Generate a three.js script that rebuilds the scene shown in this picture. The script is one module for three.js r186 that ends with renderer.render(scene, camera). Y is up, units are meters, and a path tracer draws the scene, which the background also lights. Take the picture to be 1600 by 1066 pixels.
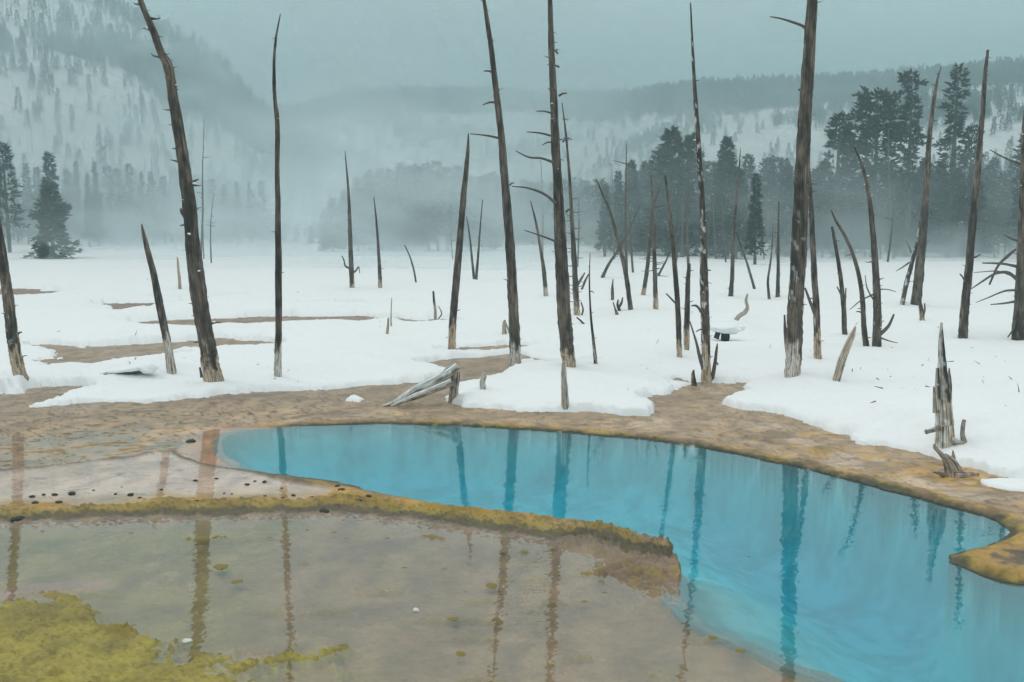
import * as THREE from 'three';
import { mergeGeometries } from 'three/addons/utils/BufferGeometryUtils.js';
import { ImprovedNoise } from 'three/addons/math/ImprovedNoise.js';

// ---------------------------------------------------------------- camera, sky, sun, exposure
const EYE = 3.0, F = 1650, HORIZON = 340, PITCH = Math.atan((533 - HORIZON) / F);
const scene = new THREE.Scene();
const camera = new THREE.PerspectiveCamera(2 * Math.atan(533 / F) * 180 / Math.PI, 1600 / 1066, 0.1, 3000);
camera.position.set(0, EYE, 0);
camera.rotation.set(-PITCH, 0, 0);

const renderer = new THREE.WebGLRenderer({ antialias: true });
renderer.setSize(1024, 682);
renderer.toneMapping = THREE.LinearToneMapping;
renderer.toneMappingExposure = 1.06;
renderer.shadowMap.enabled = true;

{ // an even overcast sky, brighter towards the zenith
  const W = 64, Hh = 256, data = new Float32Array(W * Hh * 4);
  for (let j = 0; j < Hh; j++) {
    const s = Math.max(0, Math.sin(((j + 0.5) / Hh - 0.5) * Math.PI)), k = Math.pow(s, 0.55);
    const c = [0.42 + 0.95 * k, 0.74 + 0.62 * k, 0.82 + 0.51 * k];
    for (let i = 0; i < W; i++) data.set([c[0], c[1], c[2], 1], (j * W + i) * 4);
  }
  const t = new THREE.DataTexture(data, W, Hh, THREE.RGBAFormat, THREE.FloatType);
  t.mapping = THREE.EquirectangularReflectionMapping; t.magFilter = THREE.LinearFilter; t.needsUpdate = true;
  scene.background = t; scene.environment = t;
}
const sun = new THREE.DirectionalLight(new THREE.Color(1, 0.93, 0.84), 0.5);
sun.position.set(-45, 70, -10); sun.castShadow = true; sun.shadow.radius = 36;
Object.assign(sun.shadow.camera, { left: -60, right: 60, top: 60, bottom: -60, near: 1, far: 260 });
sun.shadow.mapSize.set(2048, 2048);
sun.name = 'sun';
scene.add(sun);
scene.fog = new THREE.FogExp2(new THREE.Color(0.62, 0.95, 1.0), 0.0044);

// ---------------------------------------------------------------- helpers
const rng = (seed) => () => { seed = (seed + 0x6d2b79f5) | 0; let t = Math.imul(seed ^ (seed >>> 15), 1 | seed); t = (t + Math.imul(t ^ (t >>> 7), 61 | t)) ^ t; return ((t ^ (t >>> 14)) >>> 0) / 4294967296; };
const perlin = new ImprovedNoise();
const N3 = (x, y, z) => perlin.noise(x + 311.7, y + 127.3, z + 74.9);
const fbm = (x, y, z, o = 4) => { let s = 0, a = 0.5, f = 1; for (let i = 0; i < o; i++) { s += a * N3(x * f, y * f, z * f + i * 7.3); a *= 0.5; f *= 2.03; } return s; };
const sm = (x, a, b) => { const t = Math.min(1, Math.max(0, (x - a) / (b - a))); return t * t * (3 - 2 * t); };
const lerp = (a, b, t) => a + (b - a) * t;
const clamp = (x, a, b) => Math.min(b, Math.max(a, x));
const CP = Math.cos(PITCH), SP = Math.sin(PITCH);
const ray = (px, py) => { const x = (px - 800) / F, y = -(py - 533) / F; return [x, y * CP - SP, -y * SP - CP]; };
const G = (px, py, h = 0) => { const d = ray(px, py), t = (EYE - h) / -d[1]; return new THREE.Vector3(d[0] * t, h, d[2] * t); };      // a point on the level h
const A = (px, py, z) => { const d = ray(px, py), t = z / d[2]; return new THREE.Vector3(d[0] * t, EYE + d[1] * t, z); };              // a point at the distance z
const depthOf = (v) => -(v.y - EYE) * SP - v.z * CP;
const px2m = (v) => depthOf(v) / F;
const poly = (pts) => { const a = pts.map(([x, y]) => { const g = G(x, y); return [g.x, g.z]; }); const xs = a.map((p) => p[0]), zs = a.map((p) => p[1]); return { a, box: [Math.min(...xs), Math.max(...xs), Math.min(...zs), Math.max(...zs)] }; };
function sdLine(x, z, a, closed) {
  let best = 1e9, inside = false;
  for (let i = closed ? 0 : 1, j = closed ? a.length - 1 : 0; i < a.length; j = i++) {
    const ax = a[j][0], az = a[j][1], bx = a[i][0] - ax, bz = a[i][1] - az, qx = x - ax, qz = z - az;
    const t = clamp((qx * bx + qz * bz) / (bx * bx + bz * bz + 1e-9), 0, 1), dx = qx - bx * t, dz = qz - bz * t, d = dx * dx + dz * dz;
    if (d < best) best = d;
    if (closed && (a[i][1] > z) !== (a[j][1] > z) && x < (a[j][0] - a[i][0]) * (z - a[i][1]) / (a[j][1] - a[i][1]) + a[i][0]) inside = !inside;
  }
  best = Math.sqrt(best);
  return closed && !inside ? -best : best;
}
const sd = (x, z, p, far = 3) => (x < p.box[0] - far || x > p.box[1] + far || z < p.box[2] - far || z > p.box[3] + far) ? -far : sdLine(x, z, p.a, true);
const names = new Map();
const numbered = (n) => { const k = names.get(n) ?? 0; names.set(n, k + 1); return k ? n + '_' + String(k).padStart(3, '0') : n; };
function tag(o, label, category, group, kind) {
  if (label) o.userData.label = label;
  if (category) o.userData.category = category;
  if (group) o.userData.group = group;
  if (kind) o.userData.kind = kind;
  return o;
}
function part(name, geometry, material, parent) {
  const m = new THREE.Mesh(geometry, material); m.name = parent === scene ? numbered(name) : name;
  m.castShadow = m.receiveShadow = true; parent.add(m); return m;
}
function thing(name, label, category, p, group) {
  const g = new THREE.Group(); g.name = numbered(name); g.position.copy(p); scene.add(g);
  return tag(g, label, category, group);
}
function structure(name, geometry, material, label, category) { return tag(part(name, geometry, material, scene), label, category, null, 'structure'); }

// ---------------------------------------------------------------- textures (grain only)
function grainTexture(size, fn, srgb) {
  const d = new Uint8Array(size * size * 4);
  for (let j = 0; j < size; j++) for (let i = 0; i < size; i++) {
    const v = fn(i / size, j / size), o = (j * size + i) * 4;
    d[o] = clamp(v[0], 0, 1) * 255; d[o + 1] = clamp(v[1], 0, 1) * 255; d[o + 2] = clamp(v[2], 0, 1) * 255; d[o + 3] = 255;
  }
  const t = new THREE.DataTexture(d, size, size); t.wrapS = t.wrapT = THREE.RepeatWrapping; t.magFilter = THREE.LinearFilter; t.minFilter = THREE.LinearMipmapLinearFilter; t.generateMipmaps = true;
  if (srgb) t.colorSpace = THREE.SRGBColorSpace;
  t.needsUpdate = true; return t;
}
const per = (u, v, f, o, z = 0) => { // tiling noise on a torus
  let s = 0, a = 0.5;
  for (let i = 0; i < o; i++) {
    const n = f << i, x = u * n, y = v * n, ix = Math.floor(x), iy = Math.floor(y), fx = x - ix, fy = y - iy;
    const h = (p, q) => { let k = Math.imul(((p % n) + n) % n, 374761393) + Math.imul(((q % n) + n) % n, 668265263) + (z + i * 17) * 1442695; k = Math.imul(k ^ (k >>> 13), 1274126177); return ((k ^ (k >>> 16)) >>> 0) / 4294967296; };
    const sx = fx * fx * (3 - 2 * fx), sy = fy * fy * (3 - 2 * fy);
    s += a * (lerp(lerp(h(ix, iy), h(ix + 1, iy), sx), lerp(h(ix, iy + 1), h(ix + 1, iy + 1), sx), sy) - 0.5); a *= 0.55;
  }
  return s;
};
const texGround = grainTexture(512, (u, v) => { const n = 0.93 + per(u, v, 8, 6, 3) * 0.42; return [n, n, n]; }, true);
const texGroundBump = grainTexture(512, (u, v) => { const n = 0.5 + per(u, v, 16, 5, 9) * 0.9; return [n, n, n]; });
const texSnowBump = grainTexture(512, (u, v) => { const n = 0.5 + per(u, v, 6, 6, 5) * 0.8; return [n, n, n]; });
const texRipple = grainTexture(512, (u, v) => { const n = 0.5 + per(u, v, 22, 2, 2) * 0.8; return [n, n, n]; });
const texBark = grainTexture(512, (u, v) => { // fibres that run along the trunk
  const w = per(u, v, 4, 2, 1) * 0.05, a = per(u + w, v * 0.06, 48, 3, 4) , b = per(u, v, 12, 4, 6), n = 0.86 + a * 1.25 + b * 0.4; return [n, n * 0.99, n * 0.97];
}, true);
const texBarkBump = grainTexture(512, (u, v) => { const w = per(u, v, 4, 2, 1) * 0.05, n = 0.5 + per(u + w, v * 0.06, 48, 3, 4) * 0.8 + per(u, v, 12, 4, 6) * 0.4; return [n, n, n]; });

const M = {
  ground: new THREE.MeshStandardMaterial({ vertexColors: true, map: texGround, bumpMap: texGroundBump, bumpScale: 0.0035, roughness: 0.62 }),
  snow: new THREE.MeshStandardMaterial({ color: new THREE.Color(0.82, 0.83, 0.84), bumpMap: texSnowBump, bumpScale: 0.012, roughness: 0.95 }),
  hillSnow: new THREE.MeshStandardMaterial({ color: new THREE.Color(0.80, 0.82, 0.83), roughness: 1 }),
  water: new THREE.MeshPhysicalMaterial({ color: new THREE.Color(0.05, 0.41, 0.53), transparent: true, opacity: 0.28, roughness: 1, specularIntensity: 0, thickness: 1, attenuationColor: new THREE.Color(0.30, 0.86, 0.935), attenuationDistance: 1.0, depthWrite: false }),
  film: new THREE.MeshPhysicalMaterial({ color: 0xffffff, transmission: 1, thickness: 0, ior: 1.62, roughness: 0.012, bumpMap: texRipple, bumpScale: 0.0009 }),
  bark: new THREE.MeshStandardMaterial({ vertexColors: true, map: texBark, bumpMap: texBarkBump, bumpScale: 0.005, roughness: 0.92 }),
  branch: new THREE.MeshStandardMaterial({ color: new THREE.Color(0.12, 0.095, 0.078), roughness: 0.95 }),
  paleBranch: new THREE.MeshStandardMaterial({ color: new THREE.Color(0.42, 0.36, 0.315), roughness: 0.95 }),
  hardSnow: new THREE.MeshStandardMaterial({ color: new THREE.Color(0.86, 0.88, 0.90), roughness: 0.95 }),
  needles: new THREE.MeshPhysicalMaterial({ vertexColors: true, roughness: 0.9, side: THREE.DoubleSide }),
  farTrunk: new THREE.MeshStandardMaterial({ color: new THREE.Color(0.10, 0.09, 0.085), roughness: 1 }),
  algae: new THREE.MeshStandardMaterial({ color: new THREE.Color(0.20, 0.15, 0.03), roughness: 0.85 }),
  stoneDark: new THREE.MeshStandardMaterial({ color: new THREE.Color(0.035, 0.028, 0.02), roughness: 0.8 }),
  stoneWhite: new THREE.MeshStandardMaterial({ color: new THREE.Color(0.62, 0.62, 0.60), roughness: 0.8 }),
};

// ---------------------------------------------------------------- outlines on the level ground
const POOL = [[350, 690], [362, 678], [400, 671], [440, 668], [520, 665], [600, 663], [700, 665], [800, 671], [900, 678], [1000, 687], [1100, 702], [1180, 717], [1260, 735], [1340, 755], [1400, 771], [1460, 788], [1510, 800], [1558, 814], [1570, 830], [1566, 842], [1540, 855], [1500, 862], [1481, 868], [1484, 881], [1510, 893], [1545, 905], [1580, 913], [1650, 918], [1800, 940], [2300, 1100], [2300, 1500],
  [1600, 1180], [1350, 1066], [1250, 1033], [1180, 1000], [1130, 980], [1090, 960], [1064, 935], [1058, 900], [1047, 850], [1000, 845], [985, 832], [930, 824], [870, 814], [800, 805], [740, 797], [680, 789], [620, 777], [570, 766], [520, 753], [480, 746], [420, 738], [380, 727], [355, 709]];
const pool = poly(POOL), NEARFROM = 30, RIGHTPART = POOL.slice(31, 39);
const steepEdge = poly([...POOL.slice(38), ...POOL.slice(0, 29)]), gentleEdge = poly(RIGHTPART);
const RIDGE = [[-900, 812], [-300, 803], [0, 798], [150, 795], [300, 790], [420, 786], [520, 783], [600, 788], [700, 799], [800, 811], [900, 825], [985, 838], [1045, 853]];
const ridge = poly(RIDGE);
const near = poly([...RIDGE, [1058, 900], [1064, 935], [1090, 960], [1130, 980], [1180, 1000], [1250, 1033], [1350, 1066], [1600, 1180], [1700, 1500], [1500, 3500], [-1500, 3500], [-3000, 1500]]);
const leftShelf = poly([[-900, 770], [-200, 750], [0, 735], [60, 731], [130, 722], [205, 714], [240, 706], [270, 705], [284, 716], [330, 728], [400, 738], [450, 752], [520, 762], [520, 783], [420, 786], [300, 790], [150, 795], [0, 798], [-300, 803], [-900, 812]]);
const algaeMat = poly([[-900, 930], [-100, 945], [0, 948], [60, 945], [120, 955], [170, 985], [230, 1000], [280, 1006], [330, 1020], [420, 1016], [530, 1022], [480, 1036], [360, 1046], [330, 1075], [420, 1110], [0, 1160], [-900, 1100]]);
const pinkBed = poly([[-300, 905], [0, 905], [60, 898], [150, 893], [265, 882], [230, 897], [130, 915], [60, 935], [0, 940], [-300, 945]]);
const spit = poly([[1481, 868], [1500, 862], [1540, 855], [1568, 842], [1580, 830], [1800, 860], [1800, 945], [1650, 918], [1580, 913], [1545, 905], [1510, 893], [1484, 881]]);
const snowEdge = poly([[-3000, 720], [-400, 660], [-40, 646], [10, 640], [60, 638], [150, 632], [250, 629], [340, 622], [400, 615], [480, 612], [560, 606], [620, 603], [670, 600], [697, 592], [698, 584], [680, 577], [650, 571], [690, 564], [740, 561], [796, 556], [840, 562], [880, 567], [905, 569], [938, 569], [900, 573], [860, 572], [832, 568], [812, 569], [805, 577], [790, 585], [770, 595], [745, 600], [718, 605], [712, 618], [676, 630], [720, 639], [800, 643], [870, 646], [950, 651], [1012, 652], [1018, 642], [1006, 627], [1010, 618], [1040, 620], [1066, 612], [1050, 602], [1030, 596], [1060, 592], [1082, 600], [1104, 601], [1140, 604], [1178, 597], [1152, 606], [1162, 616], [1128, 634], [1160, 644], [1235, 655], [1255, 665], [1290, 680], [1350, 695], [1400, 702], [1440, 712], [1475, 722], [1520, 736], [1560, 749], [1600, 753], [1800, 775], [3000, 880], [60000, 342.5], [-60000, 342.5]]);
const bare = [
  [[70, 543], [130, 546], [200, 543], [245, 540], [262, 548], [258, 556], [230, 561], [170, 566], [140, 571], [118, 561], [100, 551]],
  [[262, 540], [340, 533], [425, 537], [432, 543], [340, 546], [280, 547]],
  [[225, 506], [330, 500], [470, 498], [560, 496], [640, 504], [560, 510], [420, 511], [300, 515]],
  [[145, 478], [230, 475], [305, 476], [300, 480], [160, 481]], [[155, 486], [200, 484], [212, 487], [170, 489]],
  [[-60, 452], [30, 453], [112, 460], [60, 466], [-60, 469]],
  [[-100, 626], [0, 622], [40, 619], [70, 612], [118, 611], [105, 618], [60, 630], [10, 637], [-100, 643]],
  [[76, 566], [110, 569], [140, 576], [110, 578], [80, 572]],
  [[690, 548], [740, 546], [800, 543], [760, 549]], [[640, 506], [700, 502], [720, 507], [660, 511]], [[240, 468], [330, 466], [420, 468], [330, 470]],
  [[480, 480], [560, 477], [630, 479], [560, 482]],
].map(poly);
const patches = [[[538, 629], [545, 623], [556, 621], [570, 627], [560, 631]], [[1528, 757], [1560, 753], [1620, 755], [1640, 775], [1580, 771], [1545, 764]], [[1020, 600], [1045, 597], [1085, 602], [1060, 609]]].map(poly);
const poolTurn = (() => { let t = 0; pool.a.forEach(([x, z], i) => { const [u, v] = pool.a[(i + 1) % pool.a.length]; t += x * v - u * z; }); return t < 0 ? -1 : 1; })();
const ridgeTip = G(1045, 853);
const leftEnd = G(318, 702);

// the pool floor sags like a membrane hung from the pool's outline
const basin = (() => {
  const n = 0.12, x0 = -7, z0 = -17, nx = 170, nz = 130, u = new Float32Array(nx * nz), inside = new Uint8Array(nx * nz);
  for (let j = 1; j < nz - 1; j++) for (let i = 1; i < nx - 1; i++) inside[j * nx + i] = sdLine(x0 + i * n, z0 + j * n, pool.a, true) > 0 ? 1 : 0;
  for (let k = 0; k < 900; k++) for (let j = 1; j < nz - 1; j++) for (let i = 1; i < nx - 1; i++) { const q = j * nx + i; if (inside[q]) u[q] += 1.7 * ((u[q - 1] + u[q + 1] + u[q - nx] + u[q + nx] + n * n) / 4 - u[q]); }
  return (x, z) => { const a = clamp((x - x0) / n, 0, nx - 2), b = clamp((z - z0) / n, 0, nz - 2), i = Math.floor(a), j = Math.floor(b), q = j * nx + i; return lerp(lerp(u[q], u[q + 1], a - i), lerp(u[q + nx], u[q + nx + 1], a - i), b - j); };
})();
// ---------------------------------------------------------------- the ground: height and colour of matter
const C = { apron: [0.45, 0.31, 0.19], apronPale: [0.61, 0.47, 0.36], gold: [0.54, 0.30, 0.055], olive: [0.30, 0.215, 0.018], oliveDark: [0.065, 0.055, 0.022], crack: [0.07, 0.055, 0.03], brown: [0.19, 0.125, 0.075], shelf: [0.68, 0.49, 0.38], bedTan: [0.25, 0.165, 0.082], bedOlive: [0.225, 0.18, 0.042], pink: [0.33, 0.19, 0.14], algae: [0.37, 0.31, 0.045], orange: [0.58, 0.31, 0.17], poolBed: [0.84, 0.84, 0.81], gravel: [0.32, 0.235, 0.165], redsoil: [0.2, 0.1, 0.07] };
function ground(x, z, out) {
  const r = Math.hypot(x, z);
  if (r > 48 || z > 1) { out.h = -0.02 + 0.03 * N3(x * 0.1, 0, z * 0.1); out.c = C.apron; return out; }
  const e1 = fbm(x * 1.6, 1.1, z * 1.6, 4), e2 = fbm(x * 7, 5.2, z * 7, 3), fine = fbm(x * 28, 9.1, z * 28, 2), big = fbm(x * 0.45, 3.3, z * 0.45, 3);
  const c = [0, 0, 0], put = (k, t) => { if (t <= 0) return; t = Math.min(t, 1); c[0] = lerp(c[0], k[0], t); c[1] = lerp(c[1], k[1], t); c[2] = lerp(c[2], k[2], t); };
  const dp = sd(x, z, pool, 6) + e2 * 0.035 + e1 * 0.12;
  let h;
  if (dp > 0) { // under the pool
    const ds = sdLine(x, z, steepEdge.a, false), dg = sdLine(x, z, gentleEdge.a, false);
    const atLeft = sm(Math.hypot(x - leftEnd.x, z - leftEnd.z), 1.9, 0.6);
    const full = 1.3 + 1.9 * sm(x + z * 0.25, -2.2, 2.2), u = basin(x, z), a = 1 - Math.exp(-u * 1.9), b = 0.05 + lerp(0.34, 0.8, sm(x, 1.6, 3.4)) * dg + e1 * 0.08;
    h = -(lerp(0.07, 0.012, atLeft) * sm(dp, 0, 0.2) + 1 / (1 / (full * a + 0.01) + 1 / Math.max(0.03, b)));
    put(C.poolBed, 1); put(C.shelf, sm(dp, 0.5, 0.05) * 0.35); put(C.orange, sm(dp, 0.35, 0.02) * atLeft); put(C.gravel, sm(dg, 1.6, 0.1) * 0.6);
    if (dg < ds + 0.4) put(C.bedTan, sm(dg, 0.5 + e2 * 0.4, 0.0));
    out.h = h; out.c = c; return out;
  }
  const o = -dp; // metres outside the pool
  const dn = sd(x, z, near, 6), dl = sd(x, z, leftShelf, 6), dr = sdLine(x, z, ridge.a, false), side = dn > 0 ? 1 : -1;
  // flats of thin crust
  const warp = big * 3 + x * 0.05, steps = (fbm(x * 0.26 + 3, 2.2, z * 0.80 + warp * 0.25, 3) + 0.04 * z) * 15 + e2 * 0.25, fr = steps - Math.floor(steps), line = Math.min(fr, 1 - fr);
  const leftFlat = sm(x, -1.5, -3.5), rightFlat = sm(x, 2, 4.5);
  h = lerp(0.022, -0.007, leftFlat * sm(r, 17.5, 15.5)) + e1 * 0.012 + e2 * 0.0018 + 0.008 * fr * lerp(0.6, 1, leftFlat) + sm(line, 0.10, 0.0) * 0.014;
  put(C.apron, 1); put(C.apronPale, sm(big + e1 * 0.7, -0.08, 0.30) * lerp(0.8, 0.55, rightFlat)); put(C.gravel, sm(fbm(x * 0.8, 8.8, z * 0.5, 3), 0.06, 0.24) * 0.6); put(C.brown, sm(fbm(x * 0.9, 1.8, z * 3.2, 4), 0.16, 0.32) * 0.3);
  put(C.gold, rightFlat * sm(big + e2 * 0.6 + e1 * 0.5 - o * 0.08, -0.10, 0.22) * 0.7); put(C.apronPale, rightFlat * sm(fbm(x * 1.2, 6.1, z * 1.6, 3), 0.06, 0.2) * 0.8);
  put(C.gold, sm(e1 + e2 * 0.5, 0.05, 0.28) * 0.35 * sm(o, 3, 0.5));
  put(C.crack, sm(line, 0.13, 0.03) * (0.5 + 0.45 * leftFlat) * sm(r, 26, 18)); put(C.gold, sm(line, 0.3, 0.12) * leftFlat * sm(r, 17, 14.5) * 0.35);
  put(C.gravel, sm(r, 15.5, 18.5) * 0.7 * (1 - rightFlat));
  put(C.redsoil, sm(r, 26, 36) * 0.5);
  // rim of the pool
  const rimAmount = 1 - sm(Math.hypot(x - leftEnd.x, z - leftEnd.z), 1.6, 0.8);
  if (o < 1.2) {
    const wet = lerp(0.012, 0.042, sm(x, 2, 6)) * rimAmount;
    h = (Math.max(h, 0.012 * rimAmount) + wet * Math.exp(-Math.pow((o - 0.10) / 0.22, 2)) * (0.8 + 0.5 * e2 + 0.9 * e1)) * lerp(1, sm(o, -0.03, 0.17), rimAmount);
    put(C.gold, sm(o + e2 * 0.4 + e1 * 0.3, 0.42, 0.12) * rimAmount * 0.7); put(C.olive, sm(o + e2 * 0.4 + e1 * 0.2, 0.24, 0.08) * rimAmount * 0.8); put(C.brown, sm(e1 + e2, 0.0, 0.2) * sm(o, 0.4, 0.2) * rimAmount * 0.8);
    put(C.oliveDark, sm(o + e2 * 0.2, 0.15, 0.04) * rimAmount);
    const q = Math.hypot(x - leftEnd.x, z - leftEnd.z); put(C.orange, sm(o + e1 * 0.35, 0.62, 0.30) * sm(q, 2.0, 1.0)); if (q < 2) h = lerp(h, -0.012 + e2 * 0.006, sm(o, 0.6, 0.35) * sm(q, 2.0, 1.0));
  }
  const dsp = sd(x, z, spit, 3);
  if (dsp > -0.3) { h = Math.max(h, 0.012 + 0.055 * sm(o, 0, 0.18) + 0.02 * e2) * sm(o, -0.03, 0.15); put(C.gold, sm(dsp, -0.1, 0.05) * 0.8); put(C.olive, sm(o + e2 * 0.3, 0.20, 0.06)); put(C.oliveDark, sm(o + e2 * 0.2, 0.12, 0.03)); put(C.brown, sm(o + e2 * 0.5 + e1 * 0.3, 0.26, 0.40)); put(C.crack, sm(o + e2 * 0.8 + e1 * 0.3, 0.42, 0.6) * 0.6); put(C.oliveDark, sm(fine, 0.12, 0.3) * 0.5); }
  // pale shelf under a film of water
  if (dl > -0.4) {
    const k = sm(dl + e2 * 0.06, -0.03, 0.05), edge = sm(Math.abs(dl + e2 * 0.06), 0.07, 0.0) * sm(dr, 0.4, 0.9);
    h = lerp(h, -0.016 + e1 * 0.010 + e2 * 0.004, k) + 0.016 * edge; put(C.shelf, k); put(C.apronPale, k * sm(e1, 0, 0.25) * 0.5); put(C.gold, k * sm(dr + e1 * 0.5, 0.75, 0.2) * 0.7); put(C.crack, edge * 0.8);
    put(C.brown, k * sm(fbm(x * 5, 4.4, z * 9, 3), 0.2, 0.3) * 0.7 * sm(x, -1.5, -4.5));
  }
  // foreground bed
  if (dn > 0 || (x > 0.5 && dn > -0.35 && sdLine(x, z, gentleEdge.a, false) < 0.4 && dr > 0.3)) {
    const deep = sm(dr, 0.35, 2.2), u = sm(x, -0.5, -3.5);
    h = -0.012 - 0.05 * deep + e1 * 0.018 * deep + e2 * 0.014 * sm(dr, 1.2, 0.3) + fine * 0.012;
    c[0] = C.bedTan[0]; c[1] = C.bedTan[1]; c[2] = C.bedTan[2];
    put(C.bedOlive, sm(big + e1 * 0.4 + 0.45 * u, -0.05, 0.35) * 0.8); put(C.brown, sm(e1 + e2 * 0.3, 0.10, 0.40) * 0.22); put(C.gravel, 0.14 * sm(fine + e2, 0.1, 0.3));
    const pk = sd(x, z, pinkBed, 2) + e1 * 0.5 + e2 * 0.2; put(C.pink, sm(pk, -0.06, 0.12) * (0.75 + fine)); put(C.brown, sm(Math.abs(pk + 0.15 + e2 * 0.5), 0.16, 0.0) * 0.6); h += 0.02 * sm(pk, -0.1, 0.2);
    const am = sd(x, z, algaeMat, 3) + e1 * 0.5 + e2 * 0.35; const ak = sm(am, -0.16, 0.10);
    h += ak * (0.078 + e2 * 0.02 + fine * 0.030); put(C.algae, ak * (0.8 + fine)); put(C.olive, ak * sm(fine + e2 * 0.5, 0.02, 0.25) * 0.6); put(C.oliveDark, ak * sm(fine + e2 * 0.6, 0.18, 0.36) * 0.6); put(C.bedOlive, ak * sm(e1, 0.05, 0.3) * 0.5);
    const strand = sm(fbm(x * 1.1, 6.6, z * 5.5, 4), 0.26, 0.36) * sm(dr, 0.5, 1.0); h += strand * (0.035 + fine * 0.04); put(C.olive, strand * 0.8);
    const tongue = sm(x + e1 * 0.6, 0.2, 1.0) * sm(sd(x, z, pool, 3) + e1 * 0.5, -1.0, -0.25) * sm(dr, 2.1, 1.1); // grainy spit beside the pool
    h += tongue * (0.040 + e2 * 0.035 + fine * 0.05); put(C.brown, tongue * 0.7 * sm(dr, 2.0, 0.7)); put(C.olive, tongue * sm(e2 + fine, 0.04, 0.2) * 0.8 * sm(dr, 1.6, 0.5)); put(C.pink, tongue * sm(-e2, 0.02, 0.2) * 0.5 * sm(dr, 2.0, 0.7));
    put(C.gravel, sm(dr + e2 * 0.3, 0.95, 0.45)); put(C.brown, sm(fine, -0.05, 0.2) * 0.7 * sm(dr, 1.0, 0.5));
    h += sm(dr + e2 * 0.2, 0.95, 0.5) * (0.014 + fine * 0.03);
  }
  // ridge grown over with algae
  if (dr < 0.8) {
    const s = dr * side + e2 * 0.14 + e1 * 0.22, hump = Math.exp(-Math.pow((s - 0.04) / 0.25, 2));
    const tip = sm(Math.hypot(x - ridgeTip.x, z - ridgeTip.z) + e2 * 0.5, 0.0, 0.9); h += hump * (0.040 + 0.07 * big + e2 * 0.02 + e1 * 0.03 + fine * 0.016) * (0.25 + 0.75 * tip); const golden = lerp(1, 0.25, sm(x, -0.3, 1.2));
    put(C.gold, sm(Math.abs(s + 0.12), 0.46 + e1 * 0.4, 0.16) * golden * (0.85 + e1)); put(C.olive, sm(Math.abs(s - 0.14 + e1 * 0.3), 0.20, 0.06) * (0.8 + fine)); put(C.oliveDark, sm(Math.abs(s - 0.31), 0.16, 0.05) * 0.8); put(C.oliveDark, sm(fine + e2 * 0.4, 0.08, 0.25) * sm(Math.abs(s), 0.4, 0.25) * 0.6);
  }
  const g = 1 + fine * 0.35 + e2 * 0.2; c[0] *= g; c[1] *= g; c[2] *= g;
  out.h = h; out.c = c; return out;
}
const snowBumps = [];   // drifts heaped round trunks: [x, z, radius, height]
function snowDepth(x, z) {
  const r = Math.hypot(x, z), e = r < 90 ? fbm(x * 1.1, 2.1, z * 1.3, 4) * 0.42 + fbm(x * 5, 7.1, z * 6, 3) * 0.16 : 0;
  let d = sd(x, z, snowEdge, 8) + e * sm(r, 60, 12);
  if (r < 70) for (const b of bare) { const q = sd(x, z, b, 1.5); if (q > -1.5) d = Math.min(d, -q - 0.28 + e * 1.7); }
  const rag = 0.5 + 1.1 * fbm(x * 0.6, 12.1, z * 0.6, 2); let T = lerp(0.17, 0.24, sm(r, 15, 40)), w = lerp(0.16, 0.5, sm(r, 16, 40)) * clamp(0.5 + rag * 1.4, 0.6, 2.4);
  for (const p of patches) { const q = sd(x, z, p, 1); if (q > d) { d = q + e * 0.15; T = 0.07; w = 0.2; } }
  if (d <= 0) return Math.max(-0.12, d * 1.2) - 0.004;
  const k = 1 - Math.min(1, d / w), far = sm(r, 70, 30);
  let h = 0.012 + T * Math.sqrt(1 - k * k) * (clamp(rag, 0.22, 0.7) + (1 - clamp(rag, 0.22, 0.7)) * sm(d, 0, 1.3)) + sm(d, 0.1, 1.4) * (0.26 * fbm(x * 0.3, 4.2, z * 0.42, 3) + 0.11 * fbm(x * 0.9, 8.2, z * 1.5, 4)) * (0.4 + 0.6 * far);
  for (const [bx, bz, br, bh] of snowBumps) { const q = (x - bx) * (x - bx) + (z - bz) * (z - bz); if (q < br * br * 6) h += bh * Math.exp(-q / (br * br)) * sm(d, 0, 0.25); }
  return h;
}
const scratch = {};
const groundH = (x, z) => ground(x, z, scratch).h;
const surface = (x, z) => { const g = groundH(x, z); return Math.max(g, g + snowDepth(x, z)); };
function landAt(px, py) { let h = 0.1, p; for (let i = 0; i < 7; i++) { p = G(px, py, h); h = lerp(h, surface(p.x, p.z), 0.8); } p.y = h; return p; }

function fan(radii, angles, height, colour) { // a sheet of rings round the origin
  const nr = radii.length, na = angles.length, pos = new Float32Array(nr * na * 3), uv = new Float32Array(nr * na * 2), col = colour ? new Float32Array(nr * na * 3) : null, keep = new Uint8Array(nr * na).fill(1);
  for (let j = 0; j < nr; j++) for (let i = 0; i < na; i++) {
    const k = j * na + i, x = Math.sin(angles[i]) * radii[j], z = -Math.cos(angles[i]) * radii[j], h = height(x, z, k, col, keep);
    pos.set([x, h, z], k * 3); uv.set([x / 1.6, z / 1.6], k * 2);
  }
  const index = [];
  for (let j = 0; j + 1 < nr; j++) for (let i = 0; i + 1 < na; i++) {
    const a = j * na + i, b = a + 1, c = a + na, d = c + 1;
    if (keep[a] || keep[b] || keep[c] || keep[d]) index.push(a, b, c, b, d, c);
  }
  const g = new THREE.BufferGeometry();
  g.setAttribute('position', new THREE.BufferAttribute(pos, 3)); g.setAttribute('uv', new THREE.BufferAttribute(uv, 2));
  if (col) g.setAttribute('color', new THREE.BufferAttribute(col, 3));
  g.setIndex(index); g.computeVertexNormals();
  return g;
}
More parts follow.
